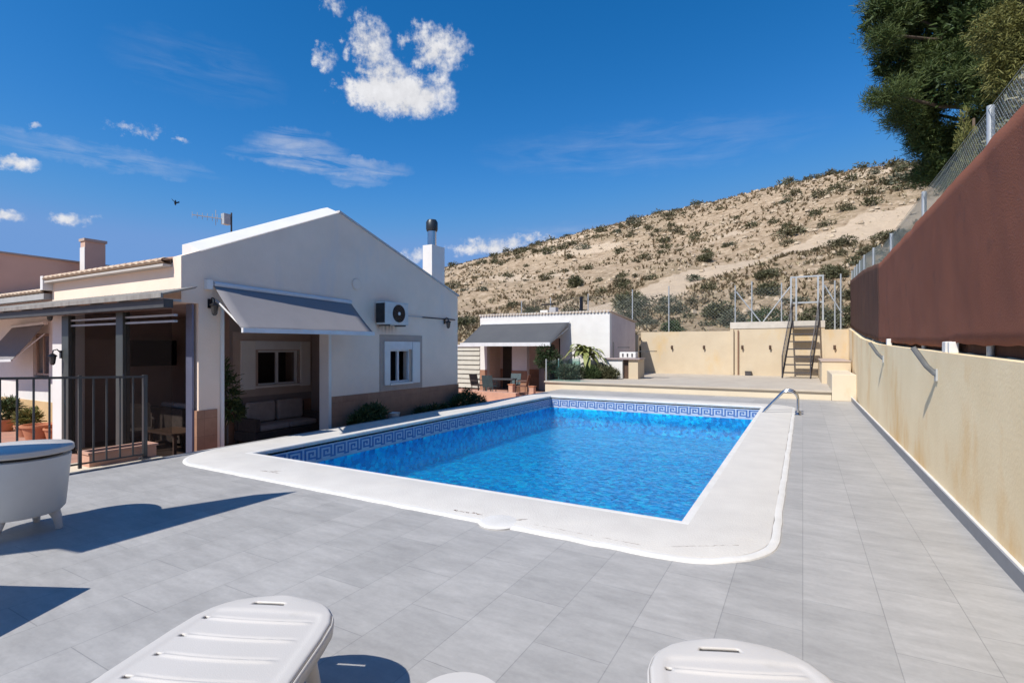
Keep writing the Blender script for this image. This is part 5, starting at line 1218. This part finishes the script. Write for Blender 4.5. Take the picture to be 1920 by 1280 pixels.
# the large olive trees just beyond the far wall
for i, (x, y, z, r, mm, lb) in enumerate(((-9.4, 33.0, 2.2, 1.15, 'grey_scrub', 'large grey green olive tree behind the corner of the summer house'), (-17.3, 30.5, 2.0, .8, 'scrub', 'round olive bush behind the slatted screen left of the summer house'), (-13.3, 31.5, 2.2, .6, 'scrub', 'olive bush behind the chimneys of the summer house'), (-6.8, 31.5, 2.2, .55, 'bush', 'dark bush just beyond the left part of the far wall'), (-1.6, 31.8, 2.4, .8, 'bush', 'dense dark shrub seen through the fence left of the gate'), (.7, 31.5, 2.5, .75, 'scrub', 'olive shrub seen through the open gate frame'), (-3.6, 33.0, 2.6, .7, 'grey_scrub', 'grey shrub seen through the middle of the far fence'), (-8.0, 36.5, 3.6, .9, 'grey_scrub', 'grey green shrub on the lower slope left of the pale track'), (1.9, 32.5, 2.6, .7, 'scrub', 'olive shrub between the gate and the dark screen'))):
    L_ = [(x, y, z + r * .9, r), (x + r * .8, y, z + r * .45, r * .75), (x - r * .8, y + .2, z + r * .45, r * .75), (x + .1, y - .3, z + r * .2, r * .8)]
    if i == 0: L_ += [(x - .6, y + .4, z + r * 1.7, r * .75), (x + .3, y + .4, z + 1.9 * r, r * .55)]
    small_tree('olive_bush', lb, 'bush', (x, y, z - .5), L_, 9000 if i == 0 else 4200, M[mm], .05, .12, 80 + i, group='bushes just beyond the far wall', tone=(0, .8), trunk=.08)
# loose stones and dry tufts nobody could count
R_ = random.Random(9); rk = MB()
for _ in range(5200):
    a = R_.uniform(-.70, .27); el_, RR = ridge(a); r = 32 + (RR - 32) * R_.random() ** .8; x, y = r * sin(a), r * cos(a)
    if nz(x * .08, y * .08, 40) + R_.uniform(-.4, .4) < 0: continue
    s_ = R_.choice((.08, .10, .12, .16, .22, .34)) * (.6 + r / 110); z = hill_z(x, y)
    vs = [(x + s_ * R_.uniform(.6, 1.2) * cos(q_), y + s_ * R_.uniform(.6, 1.2) * sin(q_), z - .05) for q_ in (0, 1.3, 2.6, 3.9, 5.1)]
    tp = [(x + (vx - x) * .6, y + (vy - y) * .6, z + s_ * R_.uniform(.35, .75)) for vx, vy, _z in vs]
    rk.add(vs + tp, [(5, 6, 7, 8, 9)] + [(i, (i + 1) % 5, 5 + (i + 1) % 5, 5 + i) for i in range(5)])
tag(rk.build('hillside_stones', M['rock'], fix=False), 'pale loose stones strewn over the hillside', 'stones', kind='stuff')
R_ = random.Random(19); tf = MB(); tf.c = []
for _ in range(16000):
    a = R_.uniform(-.70, .29); el_, RR = ridge(a)
    r = (29.5 + 24 * R_.random() ** 1.2) if _ % 3 == 0 else 32 + (RR - 32) * R_.random(); x, y = r * sin(a), r * cos(a); z = hill_z(x, y)
    if pdist(x, y) < 2.6: continue
    if nz(x * .12, y * .12, 60) + R_.uniform(-.35, .45) < .0: continue
    h_ = R_.uniform(.12, .38) * (.7 + r / 120); tn = R_.random()
    for k in range(5):
        q_ = R_.uniform(0, 6.28); wv = R_.uniform(.04, .09) * (.7 + r / 70); dx, dy = cos(q_), sin(q_)
        b0 = len(tf.v); tf.v += [(x - dy * wv, y + dx * wv, z - .03), (x + dy * wv, y - dx * wv, z - .03), (x + dx * h_ * .8, y + dy * h_ * .8, z + h_)]; tf.f.append((b0, b0 + 1, b0 + 2)); tf.c += [tn] * 3
M['tuft'] = leafm('dry_tufts', (.14, .12, .065), (.19, .15, .085), (.38, .30, .19))
tag(tf.build('dry_tufts', M['tuft'], fix=False), 'dry grass and low scrub tufts on the hillside', 'grass', kind='stuff')
